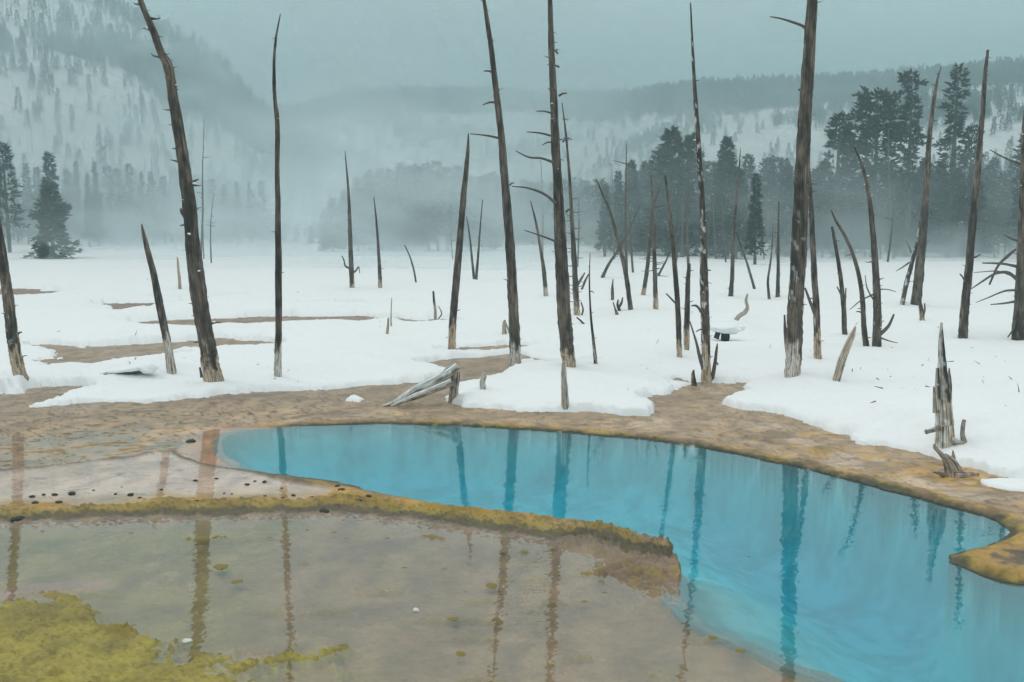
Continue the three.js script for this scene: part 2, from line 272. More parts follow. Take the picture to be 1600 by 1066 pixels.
const angleList = (fine, n) => { const a = []; for (let i = 0; i <= n; i++) a.push(lerp(-fine, fine, i / n)); const m = 28; for (let i = 1; i <= m; i++) a.push(lerp(fine, 2 * Math.PI - fine, i / m)); return a; };
const radiusList = (from, to, step, start) => { const a = start ?? []; let r = from; while (r < to) { a.push(r); r += Math.max(0.008, r * r / 3168 * step); } return a; };

// ---------------------------------------------------------------- the snags: outlines in the photograph, each at its own distance
// path: [x, y, width] from the foot up; pale: height in the picture below which the wood is bleached; snow: how much is plastered on
const SNAGS = [
  { name: 'dead_tree', label: 'thick dark dead trunk leaning left with broken stubs, pale foot at the snow edge', path: [[337, 607, 33], [331, 580, 30], [324, 540, 27], [313, 480, 26], [303, 400, 25], [294, 310, 22], [283, 230, 19], [270, 150, 17], [262, 102, 16], [252, 84, 12], [238, 46, 11], [222, 8, 9], [210, -28, 7]], pale: 558, snow: 0.25, stubs: 26, stub: 13, branches: [[[296, 290, 5], [302, 284, 4], [310, 280, 2]], [[290, 340, 6], [284, 332, 5], [282, 326, 3]], [[292, 354, 4], [281, 353, 2]], [[315, 590, 5], [312, 574, 3]]] },
  { name: 'dead_tree', label: 'slender straight dead trunk alone on the snow left of centre, whitened foot', path: [[434, 588, 13], [434, 560, 12], [435, 520, 11], [435, 420, 11], [434, 320, 9], [433, 270, 8], [433, 190, 8], [429, 150, 6], [428, 100, 5], [431, 60, 4], [438, 22, 1.5]], pale: 553, white: 1, snow: 0.2, stubs: 7, stub: 6 },
  { name: 'dead_tree', label: 'short grey leaning trunk with pale foot left of the thick leaning trunk', path: [[267, 575, 15], [262, 540, 13], [252, 490, 13], [240, 430, 11], [230, 390, 9], [224, 365, 6], [221, 350, 2]], pale: 528, white: 0.6, snow: 0.1, stubs: 4, stub: 5 },
  { name: 'dead_tree', label: 'dark trunk with tan foot cut by the left picture edge', path: [[36, 602, 22], [27, 570, 20], [20, 530, 19], [14, 480, 18], [6, 420, 16], [-6, 350, 15], [-22, 260, 13], [-40, 150, 9], [-60, 20, 4]], pale: 533, snow: 0.4, stubs: 8, stub: 8, branches: [[[26, 525, 4], [34, 519, 2]]] },
  { name: 'dead_tree', label: 'dark broken trunk tilting right with a tan foot, left of the tall centre pair', path: [[706, 547, 13], [707, 510, 12], [711, 460, 12], [718, 380, 11], [724, 310, 10], [729, 260, 8], [731, 235, 6], [732, 208, 2]], pale: 500, snow: 0.12, stubs: 6, stub: 6, branches: [] },
  { name: 'dead_tree', label: 'tall trunk left of the centre pair, leaning left with a long side branch', path: [[806, 572, 20], [805, 545, 18], [802, 480, 17], [798, 400, 16], [791, 310, 14], [783, 210, 11], [775, 140, 10], [768, 80, 9], [760, 25, 7], [753, -20, 5]], pale: 540, white: 0.8, snow: 0.25, stubs: 16, stub: 7, branches: [[[781, 216, 4], [762, 212, 3], [735, 209, 1.5]], [[776, 160, 4], [765, 160, 3], [754, 164, 1.5]], [[771, 114, 4], [756, 111, 2]], [[796, 290, 3], [804, 286, 1.5]]] },
  { name: 'dead_tree', label: 'tall dark trunk at the centre with several bare branches reaching left', path: [[889, 571, 23], [886, 540, 23], [881, 480, 23], [877, 400, 21], [873, 320, 17], [868, 220, 14], [864, 130, 12], [861, 60, 10], [859, -20, 7]], pale: 548, snow: 0.22, stubs: 22, stub: 8, branches: [[[869, 318, 5], [850, 303, 4], [825, 294, 3], [800, 291, 1.5]], [[866, 254, 4.5], [845, 247, 3.5], [828, 246, 3], [806, 236, 1.5]], [[864, 213, 3.5], [845, 208, 3], [823, 206, 1.5]], [[862, 177, 3.5], [838, 174, 1.5]], [[873, 379, 4], [850, 370, 3], [820, 360, 1.5]], [[873, 150, 4], [886, 146, 2]], [[862, 222, 3], [847, 227, 1.5]], [[879, 222, 3], [889, 219, 1.5]], [[884, 332, 4], [893, 327, 2]], [[868, 80, 2.5], [873, 78, 1]], [[872, 84, 3], [857, 72, 1.5]], [[874, 105, 3], [855, 101, 1.5]], [[870, 142, 3], [856, 139, 1.5]]] },
  { name: 'weathered_post', label: 'thin pale post in the snow in front of the tall centre trunk', path: [[883, 630, 13], [882, 605, 11], [881, 580, 9], [882, 565, 7]], pale: 0, white: 0.7, snow: 0.4, stubs: 0 },
  { name: 'dead_tree', label: 'hazy thin twiggy trunk right behind the tall centre trunk', path: [[902, 493, 11], [900, 460, 10], [897, 400, 9], [893, 330, 6], [888, 250, 4.5], [882, 190, 3], [878, 160, 1.5]], pale: 478, snow: 0, stubs: 4, stub: 5, twigs: [26, 300, 430, 16], branches: [[[881, 216, 3], [894, 218, 1.5]], [[879, 186, 2], [888, 188, 1]]] },
  { name: 'dead_tree', label: 'snow-flecked trunk with forked pale roots beside the brown runoff inlet', path: [[1104, 598, 17], [1103, 560, 15], [1102, 500, 14], [1100, 440, 14], [1099, 370, 11], [1096, 300, 9], [1092, 230, 8], [1087, 160, 7], [1083, 90, 5], [1079, 4, 2]], pale: 540, snow: 0.9, stubs: 12, stub: 6, branches: [[[1099, 492, 5], [1088, 478, 4], [1080, 478, 2]], [[1099, 515, 3], [1087, 519, 1.5]], [[1103, 588, 8], [1094, 560, 6], [1088, 535, 4], [1078, 502, 2]], [[1112, 595, 7], [1117, 570, 6], [1120, 545, 4], [1121, 537, 2]], [[1119, 567, 3], [1122, 571, 2]], [[1103, 425, 3], [1111, 423, 1.5]]] },
  { name: 'dead_tree', label: 'thickest straight dark trunk, right of centre, one high branch reaching left', path: [[1238, 586, 25], [1240, 560, 26], [1242, 500, 26], [1247, 420, 26], [1251, 330, 25], [1255, 240, 23], [1260, 150, 21], [1265, 70, 19], [1270, -10, 17], [1273, -60, 15]], pale: 545, white: 0.6, snow: 0.5, stubs: 15, stub: 7, branches: [[[1262, 48, 6], [1255, 41, 5], [1240, 35, 4], [1220, 29, 3], [1203, 26, 1.5]], [[1253, 145, 5], [1248, 140, 3]], [[1231, 560, 6], [1227, 520, 5], [1226, 492, 3]]] },
  { name: 'dead_tree', label: 'thin dark forked trunk just right of the thickest trunk', path: [[1278, 560, 13], [1277, 520, 11], [1275, 470, 11], [1271, 400, 9], [1268, 330, 8], [1266, 285, 5], [1265, 262, 2]], pale: 522, snow: 0.15, stubs: 8, stub: 7, branches: [[[1274, 492, 6], [1266, 472, 5], [1258, 450, 3]]] },
  { name: 'dead_tree', label: 'thin trunk leaning left, first of three right of the thickest trunk', path: [[1320, 524, 9], [1318, 480, 8], [1313, 430, 7], [1306, 385, 6], [1300, 354, 4]], pale: 0, snow: 0.15, stubs: 6, stub: 7, keepDark: 1, branches: [[[1318, 470, 4], [1308, 448, 2]], [[1320, 490, 3], [1322, 450, 2]]] },
  { name: 'dead_tree', label: 'thin trunk bowed to the left, second of three right of the thickest trunk', path: [[1353, 538, 10], [1350, 510, 9], [1348, 470, 8], [1342, 430, 7], [1332, 395, 6], [1318, 365, 5], [1306, 345, 4], [1299, 328, 2]], pale: 0, snow: 0.1, stubs: 5, stub: 8, keepDark: 1, branches: [[[1348, 490, 3], [1338, 487, 1.5]]] },
  { name: 'dead_tree', label: 'dark curved trunk with twigs at its foot, third of three right of the thickest trunk', path: [[1370, 538, 15], [1371, 500, 13], [1370, 450, 12], [1366, 390, 10], [1361, 330, 8], [1354, 285, 6], [1344, 250, 4], [1335, 230, 2]], pale: 0, snow: 0.3, stubs: 14, stub: 8, keepDark: 1, branches: [[[1376, 522, 6], [1388, 510, 5], [1397, 491, 3]], [[1376, 528, 3], [1390, 533, 2], [1403, 536, 1]], [[1366, 470, 3], [1355, 450, 2], [1352, 430, 1]], [[1365, 460, 3], [1345, 470, 2], [1328, 484, 1]], [[1376, 452, 2], [1400, 456, 1]]] },
  { name: 'dead_tree', label: 'tall dark trunk leaning right in front of the two tallest pines', path: [[1431, 476, 17], [1435, 440, 16], [1440, 390, 14], [1445, 330, 12], [1449, 270, 10], [1452, 220, 8], [1457, 175, 7], [1462, 140, 5], [1466, 120, 3], [1471, 104, 1.5]], pale: 0, snow: 0.1, stubs: 10, stub: 7, keepDark: 1, twigs: [8, 290, 400, 16] },
  { name: 'dead_tree', label: 'thin grey bleached trunk propped against the dark trunk before the pines', path: [[1410, 476, 8], [1416, 445, 8], [1424, 415, 7], [1433, 380, 5], [1438, 345, 3]], pale: 0, snow: 0.8, stubs: 5, stub: 6, keepDark: 1, branches: [[[1421, 410, 3], [1410, 418, 2], [1400, 424, 1]], [[1424, 395, 2], [1416, 376, 1]]] },
  { name: 'forked_stump', label: 'small forked tan stump below the dark trunk before the pines', path: [[1441, 501, 9], [1440, 488, 8], [1437, 472, 6], [1435, 464, 3]], pale: 490, snow: 0, stubs: 0, branches: [[[1441, 497, 4], [1445, 485, 3], [1445, 474, 2]]] },
  { name: 'dead_tree', label: 'dark limbless trunk leaning right near the right picture edge', path: [[1505, 521, 15], [1508, 480, 14], [1514, 420, 13], [1520, 350, 12], [1526, 290, 11], [1531, 230, 9], [1536, 170, 8], [1540, 110, 6], [1544, 78, 4]], pale: 0, snow: 0.15, stubs: 14, stub: 5, keepDark: 1, branches: [[[1518, 402, 4], [1524, 402, 3], [1533, 397, 1.5]], [[1508, 440, 3], [1500, 428, 2]]] },
  { name: 'dead_tree', label: 'dark trunk with long drooping bare branches at the right picture edge', path: [[1591, 523, 20], [1593, 480, 17], [1595, 420, 14], [1597, 360, 12], [1599, 280, 10], [1601, 200, 8], [1603, 160, 3]], pale: 0, snow: 0.2, stubs: 12, stub: 7, keepDark: 1, branches: [[[1593, 440, 6], [1575, 426, 5], [1555, 428, 4], [1535, 440, 3], [1517, 452, 1.5]], [[1592, 417, 5], [1565, 412, 3.5], [1535, 411, 2]], [[1590, 453, 4], [1570, 455, 3], [1545, 465, 2], [1525, 473, 1]], [[1592, 470, 4], [1570, 474, 3], [1548, 476, 1.5]], [[1546, 445, 3], [1560, 415, 4], [1575, 400, 5], [1588, 389, 3]], [[1597, 257, 4], [1575, 249, 3], [1547, 234, 1.5]], [[1597, 378, 5], [1583, 374, 3], [1569, 367, 2]], [[1580, 430, 3], [1560, 424, 2], [1522, 426, 1]], [[1586, 500, 4], [1583, 515, 3], [1575, 527, 2]]] },
  { name: 'dead_tree', label: 'leaning thin trunk with tan foot left of the snow-flecked trunk', path: [[1062, 559, 10], [1061, 530, 9], [1059, 480, 9], [1054, 410, 8], [1048, 345, 7], [1043, 300, 5], [1039, 274, 3]], pale: 530, snow: 0.15, stubs: 5, stub: 5 },
  { name: 'broken_trunk', label: 'short broken trunk standing between the leaning thin trunk and the snow-flecked trunk', path: [[1073, 554, 9], [1073, 520, 10], [1074, 480, 9], [1075, 440, 8], [1077, 412, 5]], pale: 530, snow: 0.25, stubs: 6, stub: 6, branches: [[[1059, 478, 3], [1050, 468, 3], [1041, 459, 2]]] },
  { name: 'sapling', label: 'wispy dead sapling right of the tall centre trunk', path: [[931, 569, 7], [927, 530, 5], [923, 490, 3.5], [921, 440, 2.5], [922, 395, 1]], pale: 555, white: 1, snow: 0.4, stubs: 2, stub: 5, branches: [[[922, 456, 2], [928, 458, 1]]] },
  { name: 'dead_tree', label: 'hazy trunk leaning left between the centre trunk and the twiggy pair', path: [[985, 481, 9], [980, 440, 8], [972, 400, 7], [962, 360, 6], [950, 322, 4], [938, 295, 3], [931, 278, 1.5]], pale: 0, snow: 0, stubs: 7, stub: 6, keepDark: 1 },
  { name: 'dead_tree', label: 'twiggy hazy trunk with tan foot, right one of the twiggy pair', path: [[1025, 484, 9], [1024, 450, 8], [1023, 410, 7], [1022, 360, 6], [1020, 310, 4], [1017, 274, 2]], pale: 470, snow: 0, stubs: 4, stub: 5, twigs: [34, 320, 410, 18], branches: [[[1022, 318, 3], [1029, 300, 2], [1034, 283, 1]]] },
  { name: 'dead_tree', label: 'twiggy hazy trunk leaning right, left one of the twiggy pair', path: [[1005, 461, 8], [1010, 430, 7], [1014, 395, 6], [1018, 350, 4], [1020, 325, 2]], pale: 452, snow: 0, stubs: 3, stub: 4, twigs: [18, 340, 400, 14] },
  { name: 'dead_tree', label: 'hazy dead trunk with low crooked branches in the mist left of centre', path: [[550, 449, 9], [549, 420, 8], [547, 370, 7], [545, 310, 5], [542, 270, 3.5], [539, 236, 1]], pale: 440, snow: 0.1, stubs: 3, stub: 5, twigs: [14, 330, 395, 7], branches: [[[549, 420, 4], [540, 416, 3], [537, 406, 2], [534, 400, 1.5]], [[549, 428, 4], [556, 423, 3], [560, 417, 2], [562, 427, 1]]] },
  { name: 'dead_tree', label: 'slim hazy trunk in the mist, right of the one with crooked branches', path: [[594, 450, 7], [593, 420, 6], [590, 370, 4.5], [587, 335, 3], [584, 308, 1.5]], pale: 442, snow: 0, stubs: 4, stub: 4 },
  { name: 'leaning_stick', label: 'thin bent stick leaning out of the snow in the mist', path: [[650, 441, 3], [646, 420, 3], [640, 400, 2.5], [632, 383, 1.5]], pale: 0, snow: 0, stubs: 0, keepDark: 1 },
  { name: 'dead_tree', label: 'faint slender stem tilting right, right half of the misty V pair', path: [[744, 438, 5], [747, 400, 4], [750, 360, 3], [754, 312, 1.5]], pale: 0, snow: 0, stubs: 2, stub: 4, keepDark: 1 },
  { name: 'dead_tree', label: 'faint slender stem tilting left, left half of the misty V pair', path: [[741, 437, 5], [738, 410, 4], [734, 370, 3], [729, 338, 1.5]], pale: 0, snow: 0, stubs: 2, stub: 4, keepDark: 1 },
  { name: 'dead_tree', label: 'hazy trunk leaning left just left of the tall centre trunk', path: [[853, 462, 8], [850, 425, 7], [844, 385, 5], [838, 350, 4], [829, 314, 1.5]], pale: 448, white: 0.5, snow: 0, stubs: 4, stub: 5 },
  { name: 'dead_tree', label: 'faint hazy trunk right of the snow-flecked trunk, leaning branch at its right', path: [[1142, 462, 8], [1144, 430, 7], [1146, 380, 5.5], [1150, 320, 4], [1156, 250, 2], [1157, 232, 1]], pale: 0, snow: 0, stubs: 4, stub: 5, keepDark: 1 },
  { name: 'leaning_stick', label: 'thin pole leaning left right of the faint hazy trunk', path: [[1179, 452, 5], [1170, 420, 4], [1160, 390, 3], [1150, 362, 2]], pale: 0, snow: 0, stubs: 0, keepDark: 1 },
  { name: 'dead_tree', label: 'faint trunk with twigs at its foot left of the thickest trunk', path: [[1215, 463, 7], [1216, 430, 6], [1216, 380, 4.5], [1217, 315, 2]], pale: 0, snow: 0.1, stubs: 5, stub: 7, keepDark: 1, twigs: [6, 430, 455, 9] },
  { name: 'dead_tree', label: 'curved faint stem closest to the left of the thickest trunk', path: [[1202, 468, 5], [1200, 440, 4], [1204, 410, 3.5], [1207, 380, 2], [1208, 350, 1]], pale: 0, snow: 0, stubs: 2, stub: 4, keepDark: 1 },
  { name: 'leaning_post', label: 'snow-topped pale post leaning right below the three thin trunks', path: [[1309, 587, 13], [1315, 565, 13], [1323, 545, 12], [1332, 524, 9], [1337, 510, 3]], pale: 0, white: 0.25, snow: 0.5, stubs: 0 },
  { name: 'small_stump', label: 'short leaning snag in the snow left of the thick leaning trunk', path: [[281, 452, 6], [280, 435, 5], [278, 415, 4], [277, 402, 2]], pale: 0, snow: 0.5, stubs: 1, stub: 3 },
  { name: 'thin_stick', label: 'thin upright stick beside the brown streak left of centre', path: [[611, 510, 2.5], [611, 490, 2], [612, 466, 1.5]], pale: 0, snow: 0, stubs: 0 },
  { name: 'small_stump', label: 'short pale stump just below the thin upright stick', path: [[605, 521, 5], [606, 510, 4], [607, 497, 3]], pale: 0, snow: 0.1, stubs: 0 },
  { name: 'small_stump', label: 'narrow post with a bent twig left of the tan-footed broken trunk', path: [[680, 506, 5], [680, 485, 5], [678, 470, 4], [677, 455, 3]], pale: 468, white: 0.6, snow: 0.2, stubs: 0, branches: [[[684, 500, 2], [690, 490, 2], [685, 478, 1]]] },
  { name: 'small_stump', label: 'snow-capped little stump on the snow right of the leaning log frame', path: [[755, 609, 11], [754, 598, 10], [756, 588, 10], [757, 582, 7]], pale: 0, white: 0.8, snow: 0.8, stubs: 0 },
  { name: 'small_stump', label: 'stubby broken stump at the head of the brown runoff inlet', path: [[1085, 603, 9], [1084, 594, 8], [1083, 584, 6], [1084, 578, 3]], pale: 590, snow: 0.3, stubs: 0 },
  { name: 'small_stump', label: 'dark pointed stump between the centre trunk and the hazy leaning trunk', path: [[957, 470, 5], [957, 458, 6], [957, 447, 3.5], [958, 436, 1.5]], pale: 0, snow: 0.2, stubs: 0, keepDark: 1 },
  { name: 'small_stump', label: 'tiny snag with a long spike below the dark pointed stump', path: [[964, 491, 6], [961, 482, 3], [958, 472, 2]], pale: 0, snow: 0, stubs: 0, keepDark: 1 },
  { name: 'crooked_roots', label: 'pair of upturned root prongs right of the dark pointed stump', path: [[967, 482, 5], [965, 476, 4], [966, 468, 2]], pale: 0, snow: 0.2, stubs: 0, keepDark: 1, branches: [[[967, 480, 5], [971, 474, 4], [973, 465, 2]]] },
  { name: 'small_stump', label: 'grey stump with a hooked branch at the left of the tall left-leaning trunk', path: [[789, 529, 10], [788, 518, 8], [788, 505, 6], [789, 500, 3]], pale: 0, white: 0.3, snow: 0.4, stubs: 0, branches: [[[789, 503, 3], [793, 512, 3], [797, 524, 3], [799, 531, 2]]] },
  { name: 'curved_limb', label: 'curved pale limb rising from the snow right of the snow-flecked trunk', path: [[1148, 503, 8], [1155, 494, 8], [1164, 488, 8], [1168, 480, 6], [1166, 470, 5], [1168, 459, 3]], pale: 0, white: 0.3, snow: 0.6, stubs: 0 },
  { name: 'leaning_stick', label: 'slanting hazy pole behind the trunk leaning left of the twiggy pair', path: [[942, 432, 6], [950, 415, 5], [963, 395, 4], [978, 370, 3], [1000, 320, 1.5]], pale: 0, snow: 0, stubs: 2, stub: 4, keepDark: 1 },
  { name: 'leaning_stick', label: 'slanting hazy pole right of the twiggy pair', path: [[1029, 430, 4], [1038, 413, 3.5], [1048, 392, 2]], pale: 0, snow: 0, stubs: 0, keepDark: 1 },
  { name: 'leaning_stick', label: 'small dark fork of sticks right of the hazy twiggy centre trunk', path: [[909, 452, 4], [914, 440, 4], [920, 428, 2]], pale: 0, snow: 0, stubs: 0, keepDark: 1, branches: [[[903, 445, 4], [908, 436, 4], [914, 426, 2]]] },
  { name: 'leaning_stick', label: 'short bent stick at the foot of the hazy twiggy centre trunk', path: [[909, 493, 3], [911, 484, 3], [908, 472, 2]], pale: 0, snow: 0, stubs: 0, keepDark: 1 },
  { name: 'leaning_stick', label: 'stick lying aslant in the snow below the hazy twiggy centre trunk', path: [[913, 507, 4], [907, 501, 3], [901, 496, 2]], pale: 0, snow: 0.3, stubs: 0, keepDark: 1 },
];
// hazy stems far off in the steam: [x, foot, top x, top, width]
const FAR_STEMS = [[980, 445, 979, 225, 5], [990, 425, 984, 330, 4], [1077, 430, 1078, 250, 5], [847, 405, 845, 250, 4], [1120, 405, 1116, 300, 3], [1135, 410, 1128, 330, 3], [1180, 405, 1186, 290, 3], [1195, 405, 1192, 330, 2.5], [960, 405, 956, 255, 3], [1053, 425, 1060, 330, 3], [1215, 405, 1205, 300, 3], [1330, 405, 1322, 290, 3], [1386, 410, 1395, 330, 4], [1398, 405, 1388, 200, 4], [1352, 400, 1349, 300, 3], [1470, 402, 1478, 300, 3], [1490, 402, 1484, 330, 2.5], [1555, 402, 1550, 310, 3], [1570, 402, 1574, 320, 2.5], [1480, 404, 1500, 350, 2], [1376, 405, 1380, 300, 3], [1285, 404, 1288, 320, 3], [902, 418, 905, 305, 3], [312, 415, 316, 250, 4], [330, 412, 334, 300, 2.5], [318, 405, 319, 185, 2.5], [708, 405, 705, 320, 2], [1160, 402, 1164, 270, 3], [1105, 402, 1112, 280, 2.5], [1255, 402, 1259, 330, 2.5]];

function tubeAlong(points, radii, sides, opts = {}) { // points: local Vector3s; radii in metres; a rough, closed, tapering limb
  const curve = new THREE.CatmullRomCurve3(points, false, 'centripetal'), n = opts.rings ?? Math.max(6, points.length * 5), seed = opts.seed ?? 0, rough = opts.rough ?? 0.1;
  const P = [], Nn = [], U = [], col = [], I = [], total = curve.getLength(), q = new THREE.Vector3(), up = new THREE.Vector3(0, 0, 1), t = new THREE.Vector3(), a = new THREE.Vector3(), b = new THREE.Vector3();
  for (let j = 0; j <= n; j++) {
    const f = j / n; curve.getPoint(f, q); curve.getTangent(f, t);
    const s = f * (points.length - 1), k = Math.min(points.length - 2, Math.floor(s)), r0 = lerp(radii[k], radii[k + 1], s - k);
    a.crossVectors(up, t).normalize(); b.crossVectors(t, a).normalize();
    for (let i = 0; i <= sides; i++) {
      const w = (i % sides) / sides * Math.PI * 2, ca = Math.cos(w), sa = Math.sin(w);
      const r = r0 * (1 + rough * 2 * fbm(ca * 1.3 + seed, sa * 1.3, f * total * 3.0 + seed * 3, 3) + rough * 0.7 * N3(ca * 3 + seed, sa * 3, f * total * 14));
      const x = q.x + (a.x * ca + b.x * sa) * r, y = q.y + (a.y * ca + b.y * sa) * r, z = q.z + (a.z * ca + b.z * sa) * r;
      P.push(x, y, z); U.push(i / sides * Math.max(1, Math.round(r0 * 14)), f * total / 1.2);
      if (opts.colour) { const c = opts.colour(x, y, z, f, a.x * ca + b.x * sa, a.y * ca + b.y * sa, a.z * ca + b.z * sa); col.push(c[0], c[1], c[2]); }
    }
  }
  const w = sides + 1;
  for (let j = 0; j < n; j++) for (let i = 0; i < sides; i++) { const k = j * w + i; I.push(k, k + 1, k + w, k + 1, k + w + 1, k + w); }
  for (const [row, flip] of [[0, 1], [n, 0]]) { // ends
    const k = P.length / 3; let cx = 0, cy = 0, cz = 0;
    for (let i = 0; i < sides; i++) { cx += P[(row * w + i) * 3]; cy += P[(row * w + i) * 3 + 1]; cz += P[(row * w + i) * 3 + 2]; }
    P.push(cx / sides, cy / sides, cz / sides); U.push(0, 0); if (opts.colour) col.push(...col.slice(row * w * 3, row * w * 3 + 3));
    for (let i = 0; i < sides; i++) flip ? I.push(k, row * w + i + 1, row * w + i) : I.push(k, row * w + i, row * w + i + 1);
  }
  const g = new THREE.BufferGeometry();
  g.setAttribute('position', new THREE.Float32BufferAttribute(P, 3)); g.setAttribute('uv', new THREE.Float32BufferAttribute(U, 2));
  if (opts.colour) g.setAttribute('color', new THREE.Float32BufferAttribute(col, 3));
  g.setIndex(I); g.computeVertexNormals();
  return g;
}
const stubShapes = [0, 1, 2, 3].map((k) => { const R = rng(900 + k), pts = [new THREE.Vector3(0, -0.25, 0), new THREE.Vector3(0.02, 0.2, 0.02), new THREE.Vector3((R() - 0.5) * 0.2, 0.65, (R() - 0.5) * 0.2), new THREE.Vector3((R() - 0.5) * 0.5, 1, (R() - 0.5) * 0.5)]; return tubeAlong(pts, [0.2, 0.16, 0.1, 0.035], 6, { rings: 7, seed: k, rough: 0.15 }); });
const lumpShapes = [0, 1, 2].map((k) => { const g = new THREE.IcosahedronGeometry(1, 2), p = g.attributes.position; for (let i = 0; i < p.count; i++) { const x = p.getX(i), y = p.getY(i), z = p.getZ(i), s = 1 + 0.55 * fbm(x * 1.4 + k * 9, y * 1.4, z * 1.4, 3); p.setXYZ(i, x * s, y * s, z * s); } g.computeVertexNormals(); return g; });

function barkColour(o, footY, paleY, seed) {
  const tone = 1.05, white = o.white ?? 0, snow = o.snow ?? 0;
  return (x, y, z, f, nx, ny, nz) => {
    const a = fbm(x * 13 + seed, y * 3.2, z * 13, 4), b = fbm(x * 3 + seed, y * 0.8, z * 3 + 5, 2), s = fbm(x * 15 + seed * 2, y * 6, z * 15, 4);
    const g = clamp(0.35 + a * 1.5 + b * 0.9, 0, 1); let c = [lerp(0.045, 0.28, g) * tone, lerp(0.034, 0.215, g) * tone, lerp(0.027, 0.175, g) * tone];
    if (paleY !== null) { const k = sm(paleY - y + a * 0.7 + b * 0.5, -0.06, 0.10), p = [lerp(0.62, 0.74, white) + a * 0.3, lerp(0.475, 0.71, white) + a * 0.28, lerp(0.35, 0.69, white) + a * 0.25]; c = c.map((v, i) => lerp(v, p[i], k * 0.94)); }
    const w = sm(s + 0.22 * snow - 0.45 + 0.10 * (-nx) + 0.06 * nz, -0.02, 0.05) * sm(snow, 0.15, 0.5) * (snow > 0.7 ? 1 : sm(f, 0.7, 0.15)); // wind-packed snow caught in the bark
    return c.map((v, i) => lerp(v, [0.84, 0.86, 0.88][i], w));
  };
}
function buildSnag(o, i) {
  const R = rng(4000 + i * 37), first = o.path[0], base = landAt(first[0], first[1]), g = thing(o.name, o.label, { dead_tree: 'dead tree', broken_trunk: 'dead tree', sapling: 'dead tree', thin_stick: 'stick', leaning_stick: 'stick', leaning_post: 'post', weathered_post: 'post', curved_limb: 'branch', crooked_roots: 'roots' }[o.name] ?? 'stump', base, o.group);
  const s0 = px2m(base), sway = () => (R() - 0.5) * 0.25;
  let zoff = 0; const pts = [], radii = [];
  const at = (px, py, dz = 0) => A(px, py, base.z + dz).sub(base);
  o.path.forEach(([x, y, w], k) => { if (k) zoff += sway() * Math.min(1, (o.path[k - 1][1] - y) / 60); const p = at(x, y, zoff); pts.push(p); radii.push(Math.max(0.006, w * 0.47 * px2m(p.clone().add(base)))); });
  const foot = pts[0].clone().addScaledVector(pts[1].clone().sub(pts[0]).normalize(), -0.35); pts.unshift(foot); radii.unshift(radii[0] * 1.08);
  const big = first[2] > 12, paleY = o.keepDark ? null : (o.pale ? at(first[0], o.pale).y : 1e3);
  part('trunk', tubeAlong(pts, radii, big ? 18 : 9, { rings: Math.round((big ? 230 : 70) * Math.min(1, pts.length / 7) + 6), seed: i * 1.7, rough: big ? 0.13 : 0.14, colour: barkColour(o, 0, paleY, i * 1.7) }), M.bark, g);
  const curve = new THREE.CatmullRomCurve3(pts, false, 'centripetal'), radAt = (f) => { const s = f * (pts.length - 1), k = Math.min(pts.length - 2, Math.floor(s)); return lerp(radii[k], radii[k + 1], s - k); };
  const bm = paleY === 1e3 ? M.paleBranch : M.branch;
  (o.branches ?? []).forEach((b, k) => { const d = (R() - 0.5) * 0.1, q = b.map(([x, y], m) => at(x, y, zoff * 0.5 + d + (R() - 0.5) * 0.08 * m)), rr = b.map(([, , w]) => Math.max(0.005, w / 2 * s0)); if (q.length === 2) { q.splice(1, 0, q[0].clone().lerp(q[1], 0.5).add(new THREE.Vector3(0, 0.02, 0))); rr.splice(1, 0, (rr[0] + rr[1]) / 2); } part('branch', tubeAlong(q, rr, 7, { rings: q.length * 5, seed: k + i, rough: 0.14 }), bm, g); });
  const q = new THREE.Vector3(), dir = new THREE.Vector3();
  const stubs = Math.round((o.stubs ?? 0) * 1.5);
  for (let k = 0; k < stubs; k++) {
    const f = 0.16 + 0.8 * (k + R()) / stubs, w = R() * Math.PI * 2; curve.getPoint(f, q);
    const r = radAt(f), len = (o.stub ?? 6) * s0 * (0.5 + R() * 0.9), m = part('branch_stub', stubShapes[Math.floor(R() * 4)], bm, g);
    dir.set(Math.cos(w), -0.25 + R() * 0.7, Math.sin(w)).normalize(); m.position.copy(q).addScaledVector(new THREE.Vector3(dir.x, 0, dir.z).normalize(), r * 0.75); m.quaternion.setFromUnitVectors(new THREE.Vector3(0, 1, 0), dir); m.scale.set(len * 0.62, len, len * 0.62);
    if (o.snow > 0.15 && R() < 0.3 + o.snow * 0.3) { const l = part('snow_clump', lumpShapes[k % 3], M.hardSnow, g); l.position.copy(m.position).addScaledVector(dir, len * 0.35); l.position.y += len * 0.12; l.scale.set(len * 0.17, len * 0.11, len * 0.17); }
  }
  if (o.twigs) { const [n, y0, y1, len] = o.twigs; for (let k = 0; k < n; k++) {
    const y = lerp(y0, y1, (k + R()) / n), tgt = at(first[0], y).y, f = clamp((tgt - pts[0].y) / (pts[pts.length - 1].y - pts[0].y), 0.02, 0.98); curve.getPoint(f, q);
    const w = R() * Math.PI * 2, L = len * s0 * (0.5 + R() * 0.8), e = new THREE.Vector3(Math.cos(w) * L, (R() - 0.35) * 0.35 * L, Math.sin(w) * L);
    part('twig', tubeAlong([q.clone(), q.clone().addScaledVector(e, 0.5).add(new THREE.Vector3(0, -0.05 * L, 0)), q.clone().add(e)], [0.016, 0.011, 0.005].map((v) => v * Math.max(1, s0 * 45)), 4, { rings: 4, rough: 0.05 }), bm, g);
  } }
  return { g, base, s0, at, R };
}

